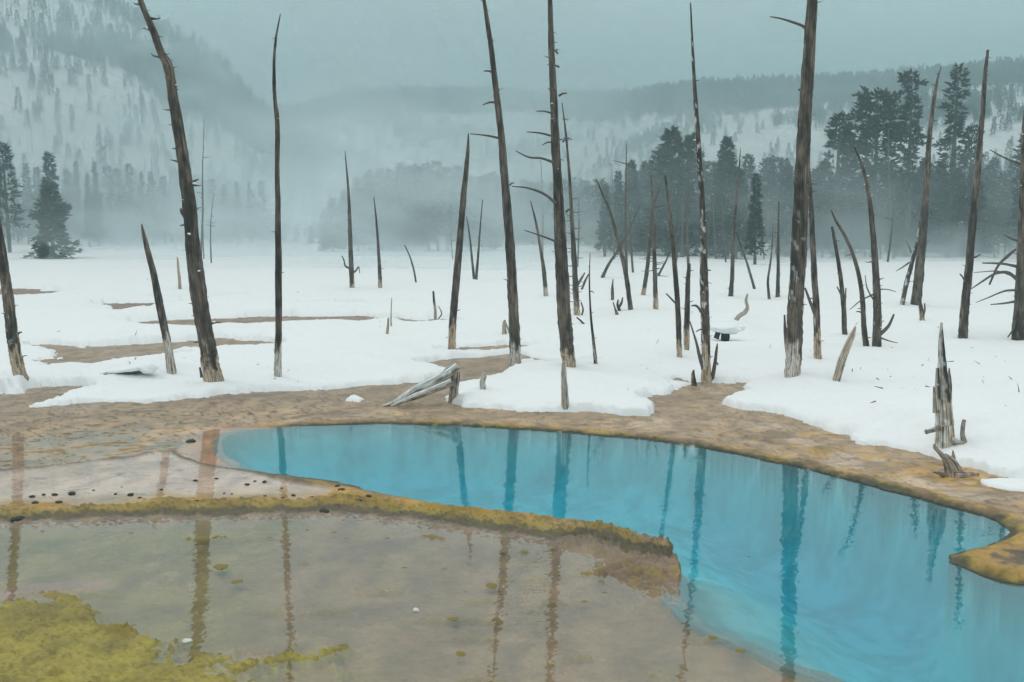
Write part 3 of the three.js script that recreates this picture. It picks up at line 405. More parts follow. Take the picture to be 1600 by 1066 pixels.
// ---------------------------------------------------------------- lay the land
for (const o of SNAGS) { const [x, y, w] = o.path[0], p = G(x, y, 0.18), s = px2m(p); if (w > 8) snowBumps.push([p.x, p.z, w * s * 1.5 + 0.12, 0.05 + w * s * 0.12]); }
for (const [x, y, r, h] of [[190, 583, 0.75, 0.16], [100, 580, 0.5, 0.12], [30, 600, 0.4, 0.12], [1140, 520, 0.8, 0.3], [1160, 505, 0.5, 0.2], [760, 620, 0.8, 0.06], [1500, 650, 1.6, 0.18], [230, 570, 0.5, 0.15], [660, 590, 0.5, 0.05], [1190, 395, 2.2, 1.0], [1170, 400, 1.5, 0.6], [1210, 400, 2, 0.7]]) { const p = G(x, y, 0.15); snowBumps.push([p.x, p.z, r, h]); }

{
  const radii = radiusList(5.2, 48, 0.95, [0.3, 1.5, 3, 4.2, 4.8]); for (let r = 52; r < 420; r *= 1.2) radii.push(r);
  const g = fan(radii, angleList(0.53, 720), (x, z, k, col) => { ground(x, z, scratch); col[k * 3] = Math.max(0.01, scratch.c[0]); col[k * 3 + 1] = Math.max(0.01, scratch.c[1]); col[k * 3 + 2] = Math.max(0.008, scratch.c[2]); return scratch.h; }, true);
  structure('ground', g, M.ground, 'tan, golden and olive mineral crust of the hot spring flats', 'ground');
  console.log('ground', g.index.count / 3);
}
{
  const radii = radiusList(9.5, 60, 1.0); for (let r = 64; r < 420; r *= 1.06) radii.push(r);
  const g = fan(radii, angleList(0.56, 640), (x, z, k, col, keep) => {
    if (z > -1 && Math.abs(x) < 8) { keep[k] = 0; return -0.3; }
    const d = snowDepth(x, z); keep[k] = d > -0.003 ? 1 : 0; return groundH(x, z) + d;
  }, false);
  structure('snow', g, M.snow, 'white snow blanket over the flats behind the pool', 'snow');
  console.log('snow', g.index.count / 3);
}
{ // the milky body of the deep pool, and the still surface of pool and shallows just above it
  const flat = (g) => { const p = g.attributes.position, uv = g.attributes.uv; for (let i = 0; i < p.count; i++) uv.setXY(i, p.getX(i) / 1.3, p.getZ(i) / 1.3); return g; };
  const grow = (d) => pool.a.map(([x, z], i) => { const [ax, az] = pool.a[(i + pool.a.length - 1) % pool.a.length], [bx, bz] = pool.a[(i + 1) % pool.a.length], l = Math.hypot(bx - ax, bz - az); return new THREE.Vector2(x + (bz - az) / l * d, -(z - (bx - ax) / l * d)); });
  const deep = new THREE.ExtrudeGeometry(new THREE.Shape(grow(0.16 * poolTurn)), { depth: 4, bevelEnabled: false, steps: 1 }); deep.rotateX(-Math.PI / 2); deep.translate(0, -4.006, 0);
  structure('pool_water', flat(deep), M.water, 'deep turquoise milky body of the hot spring pool', 'water');
  const film = new THREE.PlaneGeometry(90, 30, 1, 1); film.rotateX(-Math.PI / 2); film.translate(0, 0, -12);
  structure('water_surface', flat(film), M.film, 'still water surface of pool and shallows mirroring the trunks', 'water');
}
SNAGS.forEach(buildSnag);
console.log('snags');

// ---------------------------------------------------------------- leaning log frame, fallen log, stumps built by hand
function limb(parent, name, pts, w, z, colour, rings = 24, sides = 12, seed = 1) {
  const b = parent.position, q = pts.map(([x, y, dz = 0]) => A(x, y, z + dz).sub(b)), s = px2m(A(pts[0][0], pts[0][1], z));
  return part(name, tubeAlong(q, w.map((v) => v / 2 * s), sides, { rings, seed, rough: 0.11, colour }), M.bark, parent);
}
const snowyWood = (seed, snow, base = [0.56, 0.48, 0.42]) => (x, y, z, f, nx, ny, nz) => { const a = fbm(x * 10 + seed, y * 10, z * 10, 3), w = sm(ny + a * 0.9 - 0.75 + snow, 0, 0.2); return base.map((v, i) => lerp(v * (0.8 + a * 1.4), [0.84, 0.86, 0.87][i], w)); };
{
  const base = landAt(708, 622), z = base.z;
  const g = thing('leaning_log_frame', 'two snow-topped pale logs leaning on a short post at the edge of the brown flat', 'logs', base);
  limb(g, 'post', [[708, 630], [709, 612], [711, 592], [713, 572]], [15, 14, 14, 11], z, snowyWood(1, 0.12), 30);
  limb(g, 'log', [[593, 636, 0.35], [618, 629, 0.3], [650, 611, 0.25], [685, 593, 0.15], [715, 573, 0.05]], [2, 9, 17, 17, 14], z, snowyWood(2, 0.62), 36);
  limb(g, 'log', [[610, 635, 0.55], [640, 623, 0.5], [670, 612, 0.4], [704, 598, 0.2]], [3, 9, 11, 12], z, snowyWood(3, 0.55), 30);
  limb(g, 'branch', [[694, 606, 0.1], [700, 590, 0.1], [706, 580, 0.1]], [4, 6, 4], z, snowyWood(4, 0.2), 10, 7);
}
{
  const base = landAt(190, 583), z = base.z, g = thing('fallen_log', 'snow-buried fallen log with a dark underside left of the thick leaning trunk', 'log', base);
  const low = (p) => p;
  limb(g, 'log', [[142, 592, 0.1], [165, 588, 0.05], [190, 583], [215, 578, -0.05], [240, 576, -0.1]].map(low), [8, 13, 14, 14, 10], z, snowyWood(5, 0.35, [0.10, 0.09, 0.08]), 30);
  const cap = part('snow_cap', lumpShapes[0], M.hardSnow, g); const c = A(200, 577, z).sub(base); cap.position.copy(c); cap.scale.set(0.40, 0.06, 0.14); cap.rotation.z = 0.16;
  const cap2 = part('snow_cap', lumpShapes[1], M.hardSnow, g); cap2.position.copy(A(232, 575, z).sub(base)); cap2.scale.set(0.18, 0.1, 0.16);
}
{ // the splintered stump at the right
  const base = landAt(1476, 697), z = base.z, g = thing('splintered_stump', 'splintered pale stump with a dark spike standing in the snow at the right', 'stump', base);
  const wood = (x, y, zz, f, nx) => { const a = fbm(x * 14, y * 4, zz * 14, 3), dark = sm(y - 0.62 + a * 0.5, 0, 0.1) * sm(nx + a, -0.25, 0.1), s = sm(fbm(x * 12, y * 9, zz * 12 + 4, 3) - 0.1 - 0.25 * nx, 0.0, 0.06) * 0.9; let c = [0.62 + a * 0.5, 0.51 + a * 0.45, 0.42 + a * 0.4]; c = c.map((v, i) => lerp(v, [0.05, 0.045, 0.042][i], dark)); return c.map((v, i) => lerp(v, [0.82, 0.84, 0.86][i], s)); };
  limb(g, 'trunk', [[1477, 706], [1476, 690], [1476, 660], [1474, 625], [1473, 590], [1472, 560], [1471, 530], [1471, 504]], [34, 30, 26, 23, 16, 12, 8, 3], z, wood, 90, 20, 3);
  limb(g, 'splinter', [[1467, 640, 0.06], [1465, 610, 0.08], [1465, 592, 0.08], [1465, 575, 0.08]], [8, 8, 7, 5], z, wood, 20, 8, 4);
  limb(g, 'splinter', [[1461, 645, 0.02], [1460, 620, 0.03], [1459, 604, 0.03]], [7, 5, 2], z, wood, 14, 7, 5);
  limb(g, 'splinter', [[1483, 640, 0.02], [1484, 600, 0.02], [1483, 575, 0.02]], [8, 7, 2], z, wood, 14, 7, 6);
  limb(g, 'branch_stub', [[1468, 669, 0.08], [1457, 672, 0.14], [1447, 675, 0.16]], [9, 8, 8], z, snowyWood(7, 0.0), 10, 9, 7);
  limb(g, 'side_stub', [[1507, 692, 0.05], [1504, 678, 0.05], [1505, 665, 0.05], [1507, 656, 0.05]], [10, 7, 7, 6], z, snowyWood(8, 0.1), 14, 9, 8);
  limb(g, 'root', [[1486, 686, 0.1], [1495, 690, 0.12], [1506, 693, 0.1]], [12, 8, 6], z, snowyWood(9, 0.1), 10, 8, 9);
}
{
  const base = landAt(1488, 743), z = base.z, g = thing('root_stump', 'low gnarled root stump on the brown bank below the splintered stump', 'stump', base), c = (k) => snowyWood(k, -0.3, [0.56, 0.45, 0.37]);
  limb(g, 'trunk', [[1492, 748], [1489, 736], [1483, 722], [1475, 712]], [42, 28, 20, 10], z, c(11), 26, 14, 11);
  limb(g, 'root', [[1478, 718], [1469, 708], [1461, 699], [1460, 694]], [9, 7, 6, 3], z, c(12), 16, 8, 12);
  limb(g, 'root', [[1489, 728], [1490, 716], [1489, 704]], [10, 7, 2], z, c(13), 12, 8, 13);
  limb(g, 'root', [[1490, 744, 0.1], [1507, 744, 0.08], [1520, 742, 0.02], [1530, 741]], [14, 11, 8, 3], z, c(14), 20, 9, 14);
  limb(g, 'root', [[1482, 744], [1474, 742, 0.1], [1466, 739, 0.15], [1459, 738, 0.2]], [10, 8, 5, 2], z, snowyWood(15, -0.4, [0.4, 0.32, 0.26]), 16, 7, 15);
}
{
  const base = landAt(1140, 529), z = base.z, g = thing('dark_stump', 'dark hollow stump under a snow mound right of the snow-flecked trunk', 'stump', base), c = (k) => snowyWood(k, -0.2, [0.05, 0.035, 0.03]);
  limb(g, 'trunk', [[1133, 533], [1134, 524], [1138, 515]], [13, 14, 6], z + 0.3, c(21), 16, 10, 21);
  limb(g, 'branch_stub', [[1119, 529, 0.3], [1122, 521, 0.3], [1125, 516, 0.3]], [8, 8, 5], z, c(22), 12, 8, 22);
  const cap = part('snow_cap', lumpShapes[2], M.hardSnow, g); cap.position.copy(A(1136, 513, z + 0.2).sub(base)); cap.scale.set(0.4, 0.14, 0.26);
}

// ---------------------------------------------------------------- hills
function ridgeLine(table, px) { for (let i = 1; i < table.length; i++) if (px <= table[i][0]) { const t = (px - table[i - 1][0]) / (table[i][0] - table[i - 1][0]); return lerp(table[i - 1][1], table[i][1], t); } return table[table.length - 1][1]; }
const pxOf = (a) => 800 + Math.tan(a) * F * 0.993;
function hill(name, label, a0, a1, nA, table, near, far, shape, seed) {
  const height = (a, t) => { const px = pxOf(a), r = lerp(near(a), far(a), t), top = Math.max(0, (HORIZON - ridgeLine(table, px)) / F * far(a) + EYE) ; const n = fbm(Math.sin(a) * r * 0.012 + seed, 3, Math.cos(a) * r * 0.012, 4); return -1.0 + (top + 1) * shape(Math.min(1, t)) * (t > 1 ? 1 - (t - 1) * 1.6 : 1) + n * 5 * sm(t, 0.05, 0.4) * (1 - sm(t, 0.75, 1) * 0.55) * Math.min(1, top / 12); };
  const ts = []; for (let i = 0; i <= 70; i++) ts.push(i / 70 * 1.12);
  const pos = [], index = [], uv = [], w = nA + 1;
  for (const t of ts) for (let i = 0; i <= nA; i++) { const a = lerp(a0, a1, i / nA), r = lerp(near(a), far(a), t); pos.push(Math.sin(a) * r, height(a, t), -Math.cos(a) * r); uv.push(Math.sin(a) * r / 8, Math.cos(a) * r / 8); }
  for (let j = 0; j + 1 < ts.length; j++) for (let i = 0; i < nA; i++) { const k = j * w + i; index.push(k, k + 1, k + w, k + 1, k + w + 1, k + w); }
  const g = new THREE.BufferGeometry(); g.setAttribute('position', new THREE.Float32BufferAttribute(pos, 3)); g.setAttribute('uv', new THREE.Float32BufferAttribute(uv, 2)); g.setIndex(index); g.computeVertexNormals();
  structure(name, g, M.hillSnow, label, 'hill');
  return (a, t) => { const r = lerp(near(a), far(a), t); return new THREE.Vector3(Math.sin(a) * r, height(a, t), -Math.cos(a) * r); };
}
const leftHill = hill('hillside', 'steep snowy hillside scattered with trees at the upper left', -0.75, 0.03, 150, [[-900, -60], [-300, -10], [0, 8], [60, 12], [130, 24], [200, 44], [260, 76], [330, 102], [375, 138], [420, 188], [470, 226], [560, 262], [640, 300], [850, 338]], () => 150, (a) => 250 - 30 * sm(a, -0.3, 0), (t) => Math.pow(t, 1.12), 2.2);
const backHill = hill('ridge', 'long low snowy plateau ridge across the background', -0.32, 0.75, 170, [[200, 240], [480, 175], [560, 150], [700, 148], [850, 158], [960, 158], [1020, 150], [1120, 142], [1300, 140], [1450, 136], [1600, 130], [2600, 110]], (a) => lerp(220, 150, sm(a, -0.05, 0.2)), (a) => lerp(370, 290, sm(a, -0.02, 0.2)), (t) => Math.pow(t, 0.8), 8.1);

// ---------------------------------------------------------------- conifers
function conifer(seed, o) { // a trunk and a crown of needle sprays on real limbs, height 1 by convention
  const R = rng(seed), P = [], col = [], H = o.h, v = new THREE.Vector3();
  const tri = (p, dir, side, L, W, c) => { for (const q of [p, v.copy(p).addScaledVector(dir, L * 0.5).addScaledVector(side, W).clone(), v.copy(p).addScaledVector(dir, L).clone()]) { P.push(q.x, q.y, q.z); col.push(c[0], c[1], c[2]); } };
  for (let b = 0; b < o.limbs; b++) {
    const t = Math.pow((b + R()) / o.limbs, o.even ?? 0.9), y = H * lerp(o.from, 0.995, t), az = b * 2.399 + R() * 1.2;
    if (o.gap && fbm(Math.cos(az) * 1.4 + seed, t * 7, Math.sin(az) * 1.4, 2) > o.gap) continue;
    const len = o.r * o.profile(t) * (0.55 + R() * 0.6), rise = lerp(o.low ?? -0.35, o.high ?? 0.55, t) + (R() - 0.5) * 0.35;
    const tufts = Math.max(2, Math.round(o.tufts * (0.35 + len / o.r)));
    for (let k = 0; k < tufts; k++) {
      const f = lerp(o.inner ?? 0.25, 1, (k + R()) / tufts), spread = 0.22 * len * f;
      const p = new THREE.Vector3(Math.cos(az) * len * f + (R() - 0.5) * spread, y + rise * len * f * (1 - 0.35 * f) + (R() - 0.5) * spread * 0.8, Math.sin(az) * len * f + (R() - 0.5) * spread);
      const shade = 0.6 + R() * 0.9, c = R() < (o.frost ?? 0.02) ? [0.5, 0.54, 0.55] : [0.034 * shade * (o.brown ?? 1), 0.040 * shade, 0.028 * shade];
      for (let m = 0; m < 4; m++) { const d = new THREE.Vector3(Math.cos(az) + (R() - 0.5) * 2.0, rise * 0.5 + (R() - 0.4) * 1.4, Math.sin(az) + (R() - 0.5) * 2.0).normalize(), s = new THREE.Vector3(R() - 0.5, R() - 0.5, R() - 0.5).cross(d).normalize(); const L = o.leaf * (0.6 + R() * 0.8); tri(p, d, s, L, L * 0.24, c); tri(p, d, s.clone().negate(), L, L * 0.10, c); }
    }
  }
  const g = new THREE.BufferGeometry(); g.setAttribute('position', new THREE.Float32BufferAttribute(P, 3)); g.setAttribute('color', new THREE.Float32BufferAttribute(col, 3)); g.computeVertexNormals();
  const r0 = H * 0.014 + 0.03, bend = (R() - 0.5) * 0.3, trunk = tubeAlong([new THREE.Vector3(0, -0.4, 0), new THREE.Vector3(bend * 0.3, H * 0.35, 0), new THREE.Vector3(0, H * 0.7, bend * 0.3), new THREE.Vector3(0, H * 0.985, 0)], [r0, r0 * 0.85, r0 * 0.5, 0.02], 6, { rings: 10, rough: 0.08 });
  const limbs = []; for (let k = 0; k < 14; k++) { const y = H * (o.from * 0.5 + (0.9 - o.from * 0.5) * R()), w = R() * 6.28, L = o.r * 0.55 * (0.4 + R() * 0.7); limbs.push(tubeAlong([new THREE.Vector3(0, y, 0), new THREE.Vector3(Math.cos(w) * L * 0.5, y + 0.02, Math.sin(w) * L * 0.5), new THREE.Vector3(Math.cos(w) * L, y + (R() - 0.5) * 0.3, Math.sin(w) * L)], [0.03, 0.02, 0.008], 4, { rings: 3, rough: 0 })); }
  return { crown: g, trunk, limbs: mergeGeometries(limbs), H };
}
const cone = (t) => Math.pow(1 - t, 0.8) + 0.04;
const KINDS = {
  spruce: conifer(11, { h: 9, r: 1.75, from: 0.06, limbs: 190, tufts: 7, leaf: 0.42, profile: cone, gap: 0.32, brown: 1.25 }),
  bushy: conifer(12, { h: 5.2, r: 1.75, from: 0.02, limbs: 130, tufts: 7, leaf: 0.40, profile: (t) => Math.pow(1 - t, 0.55) * (0.75 + 0.35 * Math.sin(t * 13)), gap: 0.17, brown: 1.3 }),
  column: conifer(13, { h: 14, r: 1.15, from: 0.28, limbs: 120, tufts: 6, leaf: 0.42, profile: (t) => (t > 0.9 ? lerp(0.95, 0.5, (t - 0.9) * 10) : 0.6 + 0.4 * Math.sin(t * 12 + 1)), gap: 0.20, low: -0.45, high: 0.3, brown: 1.3 }),
  tall: conifer(14, { h: 14, r: 1.6, from: 0.2, limbs: 130, tufts: 6, leaf: 0.42, profile: (t) => (1.15 - t * 0.75) * (0.7 + 0.3 * Math.sin(t * 17)), gap: 0.18, low: -0.5, high: 0.25, brown: 1.3 }),
  round: conifer(15, { h: 12, r: 1.75, from: 0.45, limbs: 140, tufts: 7, leaf: 0.44, profile: (t) => Math.sqrt(Math.max(0.05, 1 - Math.pow(t * 1.7 - 0.95, 2))), gap: 0.30, low: -0.2, high: 0.8, brown: 1.3 }),
  sparse: conifer(16, { h: 10, r: 1.5, from: 0.25, limbs: 110, tufts: 6, leaf: 0.40, profile: (t) => Math.pow(1 - t, 0.55) * 0.9 + 0.1, gap: 0.14, low: -0.1, high: 0.7, brown: 1.3 }),
  slim: conifer(17, { h: 9, r: 1.0, from: 0.12, limbs: 130, tufts: 6, leaf: 0.36, profile: cone, gap: 0.26 }),
};
function plantConifer(kind, px, foot, top, label, group, R, wide = 1) {
  const k = KINDS[kind], p = landAt(px, foot), s = (foot - top) * px2m(p) / k.H, g = thing('conifer', label, 'conifer', p, group);
  part('trunk', k.trunk, M.farTrunk, g); part('crown', k.crown, M.needles, g); part('limbs', k.limbs, M.farTrunk, g).userData.kind = 'stuff';
  g.scale.set(s * wide, s, s * wide); g.rotation.y = R() * 6.28; g.rotation.z = (R() - 0.5) * 0.05;
  return g;
}
const MARKS = [[-60, 'dark trunk at the left picture edge'], [293, 'thick leaning trunk'], [434, 'slender straight trunk left of centre'], [543, 'hazy trunk with crooked branches'], [588, 'slim hazy trunk'], [725, 'tan-footed broken trunk'], [791, 'tall left-leaning trunk by the centre'], [872, 'tall dark centre trunk'], [950, 'hazy left-leaning trunk'], [1020, 'twiggy pair'], [1046, 'leaning thin trunk'], [1097, 'snow-flecked trunk'], [1151, 'faint hazy trunk'], [1252, 'thickest trunk'], [1357, 'dark curved trunk'], [1447, 'dark trunk before the pines'], [1526, 'dark limbless trunk'], [1598, 'dark trunk at the right picture edge']];
const ORDER = ['first', 'second', 'third', 'fourth', 'fifth', 'sixth', 'seventh', 'eighth', 'ninth', 'tenth', 'eleventh', 'twelfth', 'thirteenth', 'fourteenth', 'fifteenth', 'sixteenth', 'seventeenth', 'eighteenth', 'nineteenth', 'twentieth', 'twenty-first', 'twenty-second', 'twenty-third', 'twenty-fourth'];
function ordered(list, x) { // how many of them stand between this one and the landmark on its left
  const m = [...MARKS].reverse().find((k) => k[0] <= x) ?? MARKS[0], n = list.filter((v) => v > m[0] && v < x).length;
  return ORDER[Math.min(n, 23)] + ' right of the ' + m[1];
}
{
  const R = rng(77);
  const single = [
    ['bushy', 84, 404, 288, 'dark bushy evergreen at the edge of the left forest, nearest to the flats', 1.15], ['slim', 83, 392, 240, 'hazy pointed conifer standing behind the dark bushy evergreen', 1.2], ['sparse', 15, 395, 228, 'dark ragged conifer at the left picture edge', 1.1],
    ['column', 1417, 402, 120, 'tall column-shaped pine with a tufted top, right of the round-topped pine', 1.05], ['tall', 1480, 402, 112, 'tallest ragged pine behind the trunk leaning right', 1.1], ['round', 1364, 402, 158, 'round-topped pine between the spreading pine and the column-shaped pine', 1.05], ['sparse', 1303, 402, 184, 'spreading open-branched pine left of the round-topped pine', 1.2], ['sparse', 1322, 402, 198, 'slimmer open pine tucked beside the spreading pine', 0.8], ['sparse', 1508, 402, 202, 'open thin pine right of the tallest pine', 0.9],
    ['spruce', 1131, 402, 222, 'pointed spruce rising above the misty treeline right of the snow-flecked trunk', 1.0], ['spruce', 1043, 400, 208, 'broad hazy conifer topping the treeline left of the snow-flecked trunk', 1.35], ['round', 1066, 402, 222, 'hazy conifer beside the broad one left of the snow-flecked trunk', 0.9], ['tall', 1592, 404, 208, 'dark conifer cut by the right picture edge', 1.2],
  ];
  for (const [kind, px, foot, top, label, w] of single) plantConifer(kind, px, foot, top, label, null, R, w);
  const rows = [
    ['hazy treeline conifer', 'conifers of the treeline right of centre', [[945, 285], [965, 268], [985, 258], [1005, 262], [1022, 240], [1088, 245], [1108, 255], [1150, 262], [1165, 252], [1180, 262], [1198, 250], [1212, 258], [1228, 262]], 401],
    ['dark treeline conifer', 'conifers of the treeline at the right', [[1285, 255], [1345, 250], [1385, 258], [1400, 262], [1440, 250], [1462, 262], [1530, 262], [1545, 255], [1560, 268], [1578, 250], [1610, 255], [1300, 280], [1335, 285], [1495, 278], [1420, 282], [1520, 285], [1270, 265], [1640, 240], [1680, 250]], 402],
    ['faint conifer in the steam', 'conifers in the steam left of centre', [[505, 330], [520, 312], [540, 298], [560, 282], [578, 268], [596, 266], [612, 268], [628, 264], [648, 262], [668, 256], [684, 252], [700, 268], [715, 266], [735, 278], [755, 274], [775, 285], [650, 290], [670, 285]], 394],
    ['grey misty conifer', 'conifers of the left forest', [[-20, 238], [2, 250], [28, 262], [45, 252], [62, 262], [108, 262], [122, 252], [140, 268], [155, 258], [172, 262], [186, 268], [205, 258], [222, 270], [240, 268], [258, 276], [335, 282], [352, 285], [372, 280], [300, 278], [392, 288], [410, 290]], 386],
  ];
  const kinds = ['spruce', 'slim', 'sparse', 'spruce', 'round', 'tall'];
  for (const [label, group, list, foot] of rows) for (const [px, top] of list) plantConifer(px < 450 ? ['slim', 'sparse', 'slim'][Math.floor(R() * 3)] : kinds[Math.floor(R() * kinds.length)], px, foot - R() * 8, top + (R() - 0.5) * 10, label + ', ' + ordered(list.map((v) => v[0]), px), group, R, (px < 450 ? 0.6 : 0.9) + R() * 0.4);
  for (const [i, [x, y, tx, ty, w]] of FAR_STEMS.entries()) {
    const p = landAt(x, y), s = px2m(p), g = thing('bare_tree', 'faint bare stem, ' + ordered(FAR_STEMS.map((v) => v[0]), x), 'dead tree', p, 'bare stems far off in the haze');
    const tp = A(tx, ty, p.z + (R() - 0.5)).sub(p), mid = tp.clone().multiplyScalar(0.5).add(new THREE.Vector3((R() - 0.5) * 0.25, 0, 0));
    part('trunk', tubeAlong([new THREE.Vector3(0, -0.4, 0), mid, tp], [w / 2 * s, w * 0.38 * s, w * 0.12 * s], 6, { rings: 12, seed: i, rough: 0.1 }), M.branch, g);
    for (let k = 0; k < 3; k++) { const f = 0.3 + R() * 0.6, q = mid.clone().multiplyScalar(f * 2).lerp(tp, f * f * 0.5), a = R() * 6.28, L = 0.25 + R() * 0.4, st = part('branch_stub', stubShapes[k], M.branch, g); st.position.copy(tp).multiplyScalar(f); st.quaternion.setFromUnitVectors(new THREE.Vector3(0, 1, 0), new THREE.Vector3(Math.cos(a), 0.2, Math.sin(a)).normalize()); st.scale.set(L * 0.25, L, L * 0.25); }
  }
  // the forest mass behind, which nobody could count
  const scatter = (name, label, geometry, material, list) => { const m = new THREE.InstancedMesh(geometry, material, list.length), o = new THREE.Object3D(); list.forEach(([p, s, w], i) => { o.position.copy(p); o.scale.set(s * w, s, s * w); o.rotation.set(0, (i * 2.4) % 6.28, 0); o.updateMatrix(); m.setMatrixAt(i, o.matrix); }); m.name = name; m.castShadow = m.receiveShadow = true; scene.add(m); tag(m, label, 'forest', null, 'stuff'); };
  const low = conifer(31, { h: 1, r: 0.17, from: 0.12, limbs: 46, tufts: 3, leaf: 0.085, profile: cone, brown: 1.05 });
  const list = [], snagList = [];
  for (let i = 0; i < 1300; i++) {
    const px = -200 + R() * 2000, left = px < 460; const thin = lerp(0.35, 1, sm(Math.abs(px - 468), 15, 120)); if (R() > thin + 0.1) continue;
    const d = left ? 118 + R() * 50 : px < 930 ? 105 + R() * 60 : 84 + R() * 60, a = Math.atan((px - 800) / F), p = new THREE.Vector3(Math.sin(a) * d / Math.cos(a) , 0.1, -d); (R() < (left ? 0.7 : 0.25) ? snagList : list).push([p, (left ? 6.5 : 5.2) * (0.6 + R() * 0.7) * (px > 930 ? 1.0 : 1.1) * thin, 0.8 + R() * 0.6]);
  }
  const stem = mergeGeometries([tubeAlong([new THREE.Vector3(0, -0.05, 0), new THREE.Vector3(0.01, 0.5, 0), new THREE.Vector3(0, 1.1, 0)], [0.016, 0.012, 0.003], 5, { rings: 5, rough: 0.05 }), ...[0.5, 0.62, 0.75, 0.88].map((y, k) => tubeAlong([new THREE.Vector3(0, y, 0), new THREE.Vector3(Math.cos(k * 2) * 0.03, y + 0.01, Math.sin(k * 2) * 0.03), new THREE.Vector3(Math.cos(k * 2) * 0.06, y, Math.sin(k * 2) * 0.06)], [0.004, 0.003, 0.001], 3, { rings: 2, rough: 0 }))]);
  const hillList = [], hillStems = [];
  for (let i = 0; i < 30000 && hillList.length < 7000; i++) {
    const a = lerp(-0.60, -0.02, R()), t = 0.02 + 0.98 * Math.sqrt(R()), p = leftHill(a, t), n = fbm(p.x * 0.03 + p.z * 0.03, 1, p.z * 0.05 + p.x * 0.018, 4);
    const want = 0.08 + 0.95 * sm(n - 0.04 + 0.10 * Math.sin(t * 11 + a * 20) + (t < 0.25 ? 0.25 : 0), 0.0, 0.16) + 0.25 * sm(t, 0.93, 0.99);
    if (R() > want * 0.75) continue; (R() < 0.45 ? hillStems : hillList).push([p, lerp(2.4, 3.8, R()) * (0.7 + R() * 0.5), 0.7 + R() * 0.5]);
  }
  for (let i = 0; i < 60000 && hillList.length < 17000; i++) {
    const a = lerp(-0.30, 0.62, R()), t = 0.05 + 0.95 * R(), p = backHill(a, t), n = fbm(p.x * 0.02, 5, p.z * 0.045, 4), top = sm(t + n * 0.18, 0.62, 0.70);
    if (R() > 0.06 + 0.94 * top + 0.5 * sm(n, 0.03, 0.2) + 0.8 * sm(t, 0.2, 0.06)) continue; hillList.push([p, lerp(1.6, 2.9, R()), 0.8 + R() * 0.7]);
  }
  scatter('forest', 'dense misty forest mass behind the flats', low.crown, M.needles, list);
  scatter('forest_stems', 'thicket of bare grey stems in the misty forest', stem, M.farTrunk, snagList);
  scatter('hillside_forest', 'far trees scattered over the snowy slopes', low.crown, M.needles, hillList);
  scatter('hillside_stems', 'far bare stems scattered over the left slope', stem, M.farTrunk, hillStems);
  console.log('forest', list.length, hillList.length, hillStems.length, low.crown.attributes.position.count / 3, KINDS.spruce.crown.attributes.position.count / 3);
}

// ---------------------------------------------------------------- steam drifting over the flats, and far veils added as haze
M.steam = new THREE.MeshPhysicalMaterial({ color: new THREE.Color(0.82, 0.92, 0.95), vertexColors: true, roughness: 1, transmission: 0.5, thickness: 0, transparent: true, depthWrite: false, side: THREE.DoubleSide, specularIntensity: 0 });
function steam(px0, px1, top, z, strength, seed) { // a billowing veil of vapour, uneven in depth, thinning out towards its edges
  const a = A(px0, 400, z), b = A(px1, 400, z), hTop = A(800, top, z).y, nx = 90, ny = 36, P = [], C4 = [], I = [], c = new THREE.Vector3((a.x + b.x) / 2, 0, z);
  for (let j = 0; j <= ny; j++) for (let i = 0; i <= nx; i++) {
    const u = i / nx, v = j / ny, x = lerp(a.x, b.x, u), y = lerp(-0.5, hTop, v), bulge = 3.5 * fbm(x * 0.12 + seed, y * 0.2, seed, 3) + 1.5 * Math.sin(x * 0.2 + seed);
    const w = fbm(x * 0.10 + seed * 3 + y * 0.05, y * 0.22, seed, 5), env = Math.pow(Math.sin(Math.PI * u), 1.2) * sm(v, 0.0, 0.09) * Math.pow(1 - v, 0.9) * (1 - sm(v, 0.85, 1));
    P.push(x - c.x, y, bulge); C4.push(1, 1, 1, clamp(strength * env * (0.75 + 1.7 * w), 0, 0.9));
  }
  for (let j = 0; j < ny; j++) for (let i = 0; i < nx; i++) { const k = j * (nx + 1) + i; I.push(k, k + 1, k + nx + 1, k + 1, k + nx + 2, k + nx + 1); }
  const g = new THREE.BufferGeometry(); g.setAttribute('position', new THREE.Float32BufferAttribute(P, 3)); g.setAttribute('color', new THREE.Float32BufferAttribute(C4, 4)); g.setIndex(I); g.computeVertexNormals();
  const m = part('steam', g, M.steam, scene); m.position.copy(c); m.castShadow = false;
  return tag(m, 'white steam drifting over the snow, far tall veils added as haze before the hills', 'steam', null, 'stuff');
}
steam(150, 1000, 120, -58, 0.42, 1.3);
steam(330, 960, 40, -66, 0.62, 4.1);
steam(60, 940, 130, -76, 0.56, 7.7);
steam(-400, 520, 230, -70, 0.30, 35.5);
steam(200, 1050, -600, -114, 0.50, 38.2);
steam(400, 1300, 90, -80, 0.42, 9.2);
steam(700, 2000, 200, -66, 0.42, 12.4);
steam(850, 2000, 230, -76, 0.42, 15.8);
steam(-400, 560, 150, -92, 0.50, 18.3);
steam(-400, 700, 150, -104, 0.40, 31.3);
steam(-700, 1300, -520, -126, 0.62, 21.1);  // this and the veils below: sheets added as pale haze over the hills
steam(-600, 1600, -420, -138, 0.55, 27.9);
steam(400, 2400, -200, -142, 0.50, 24.6);

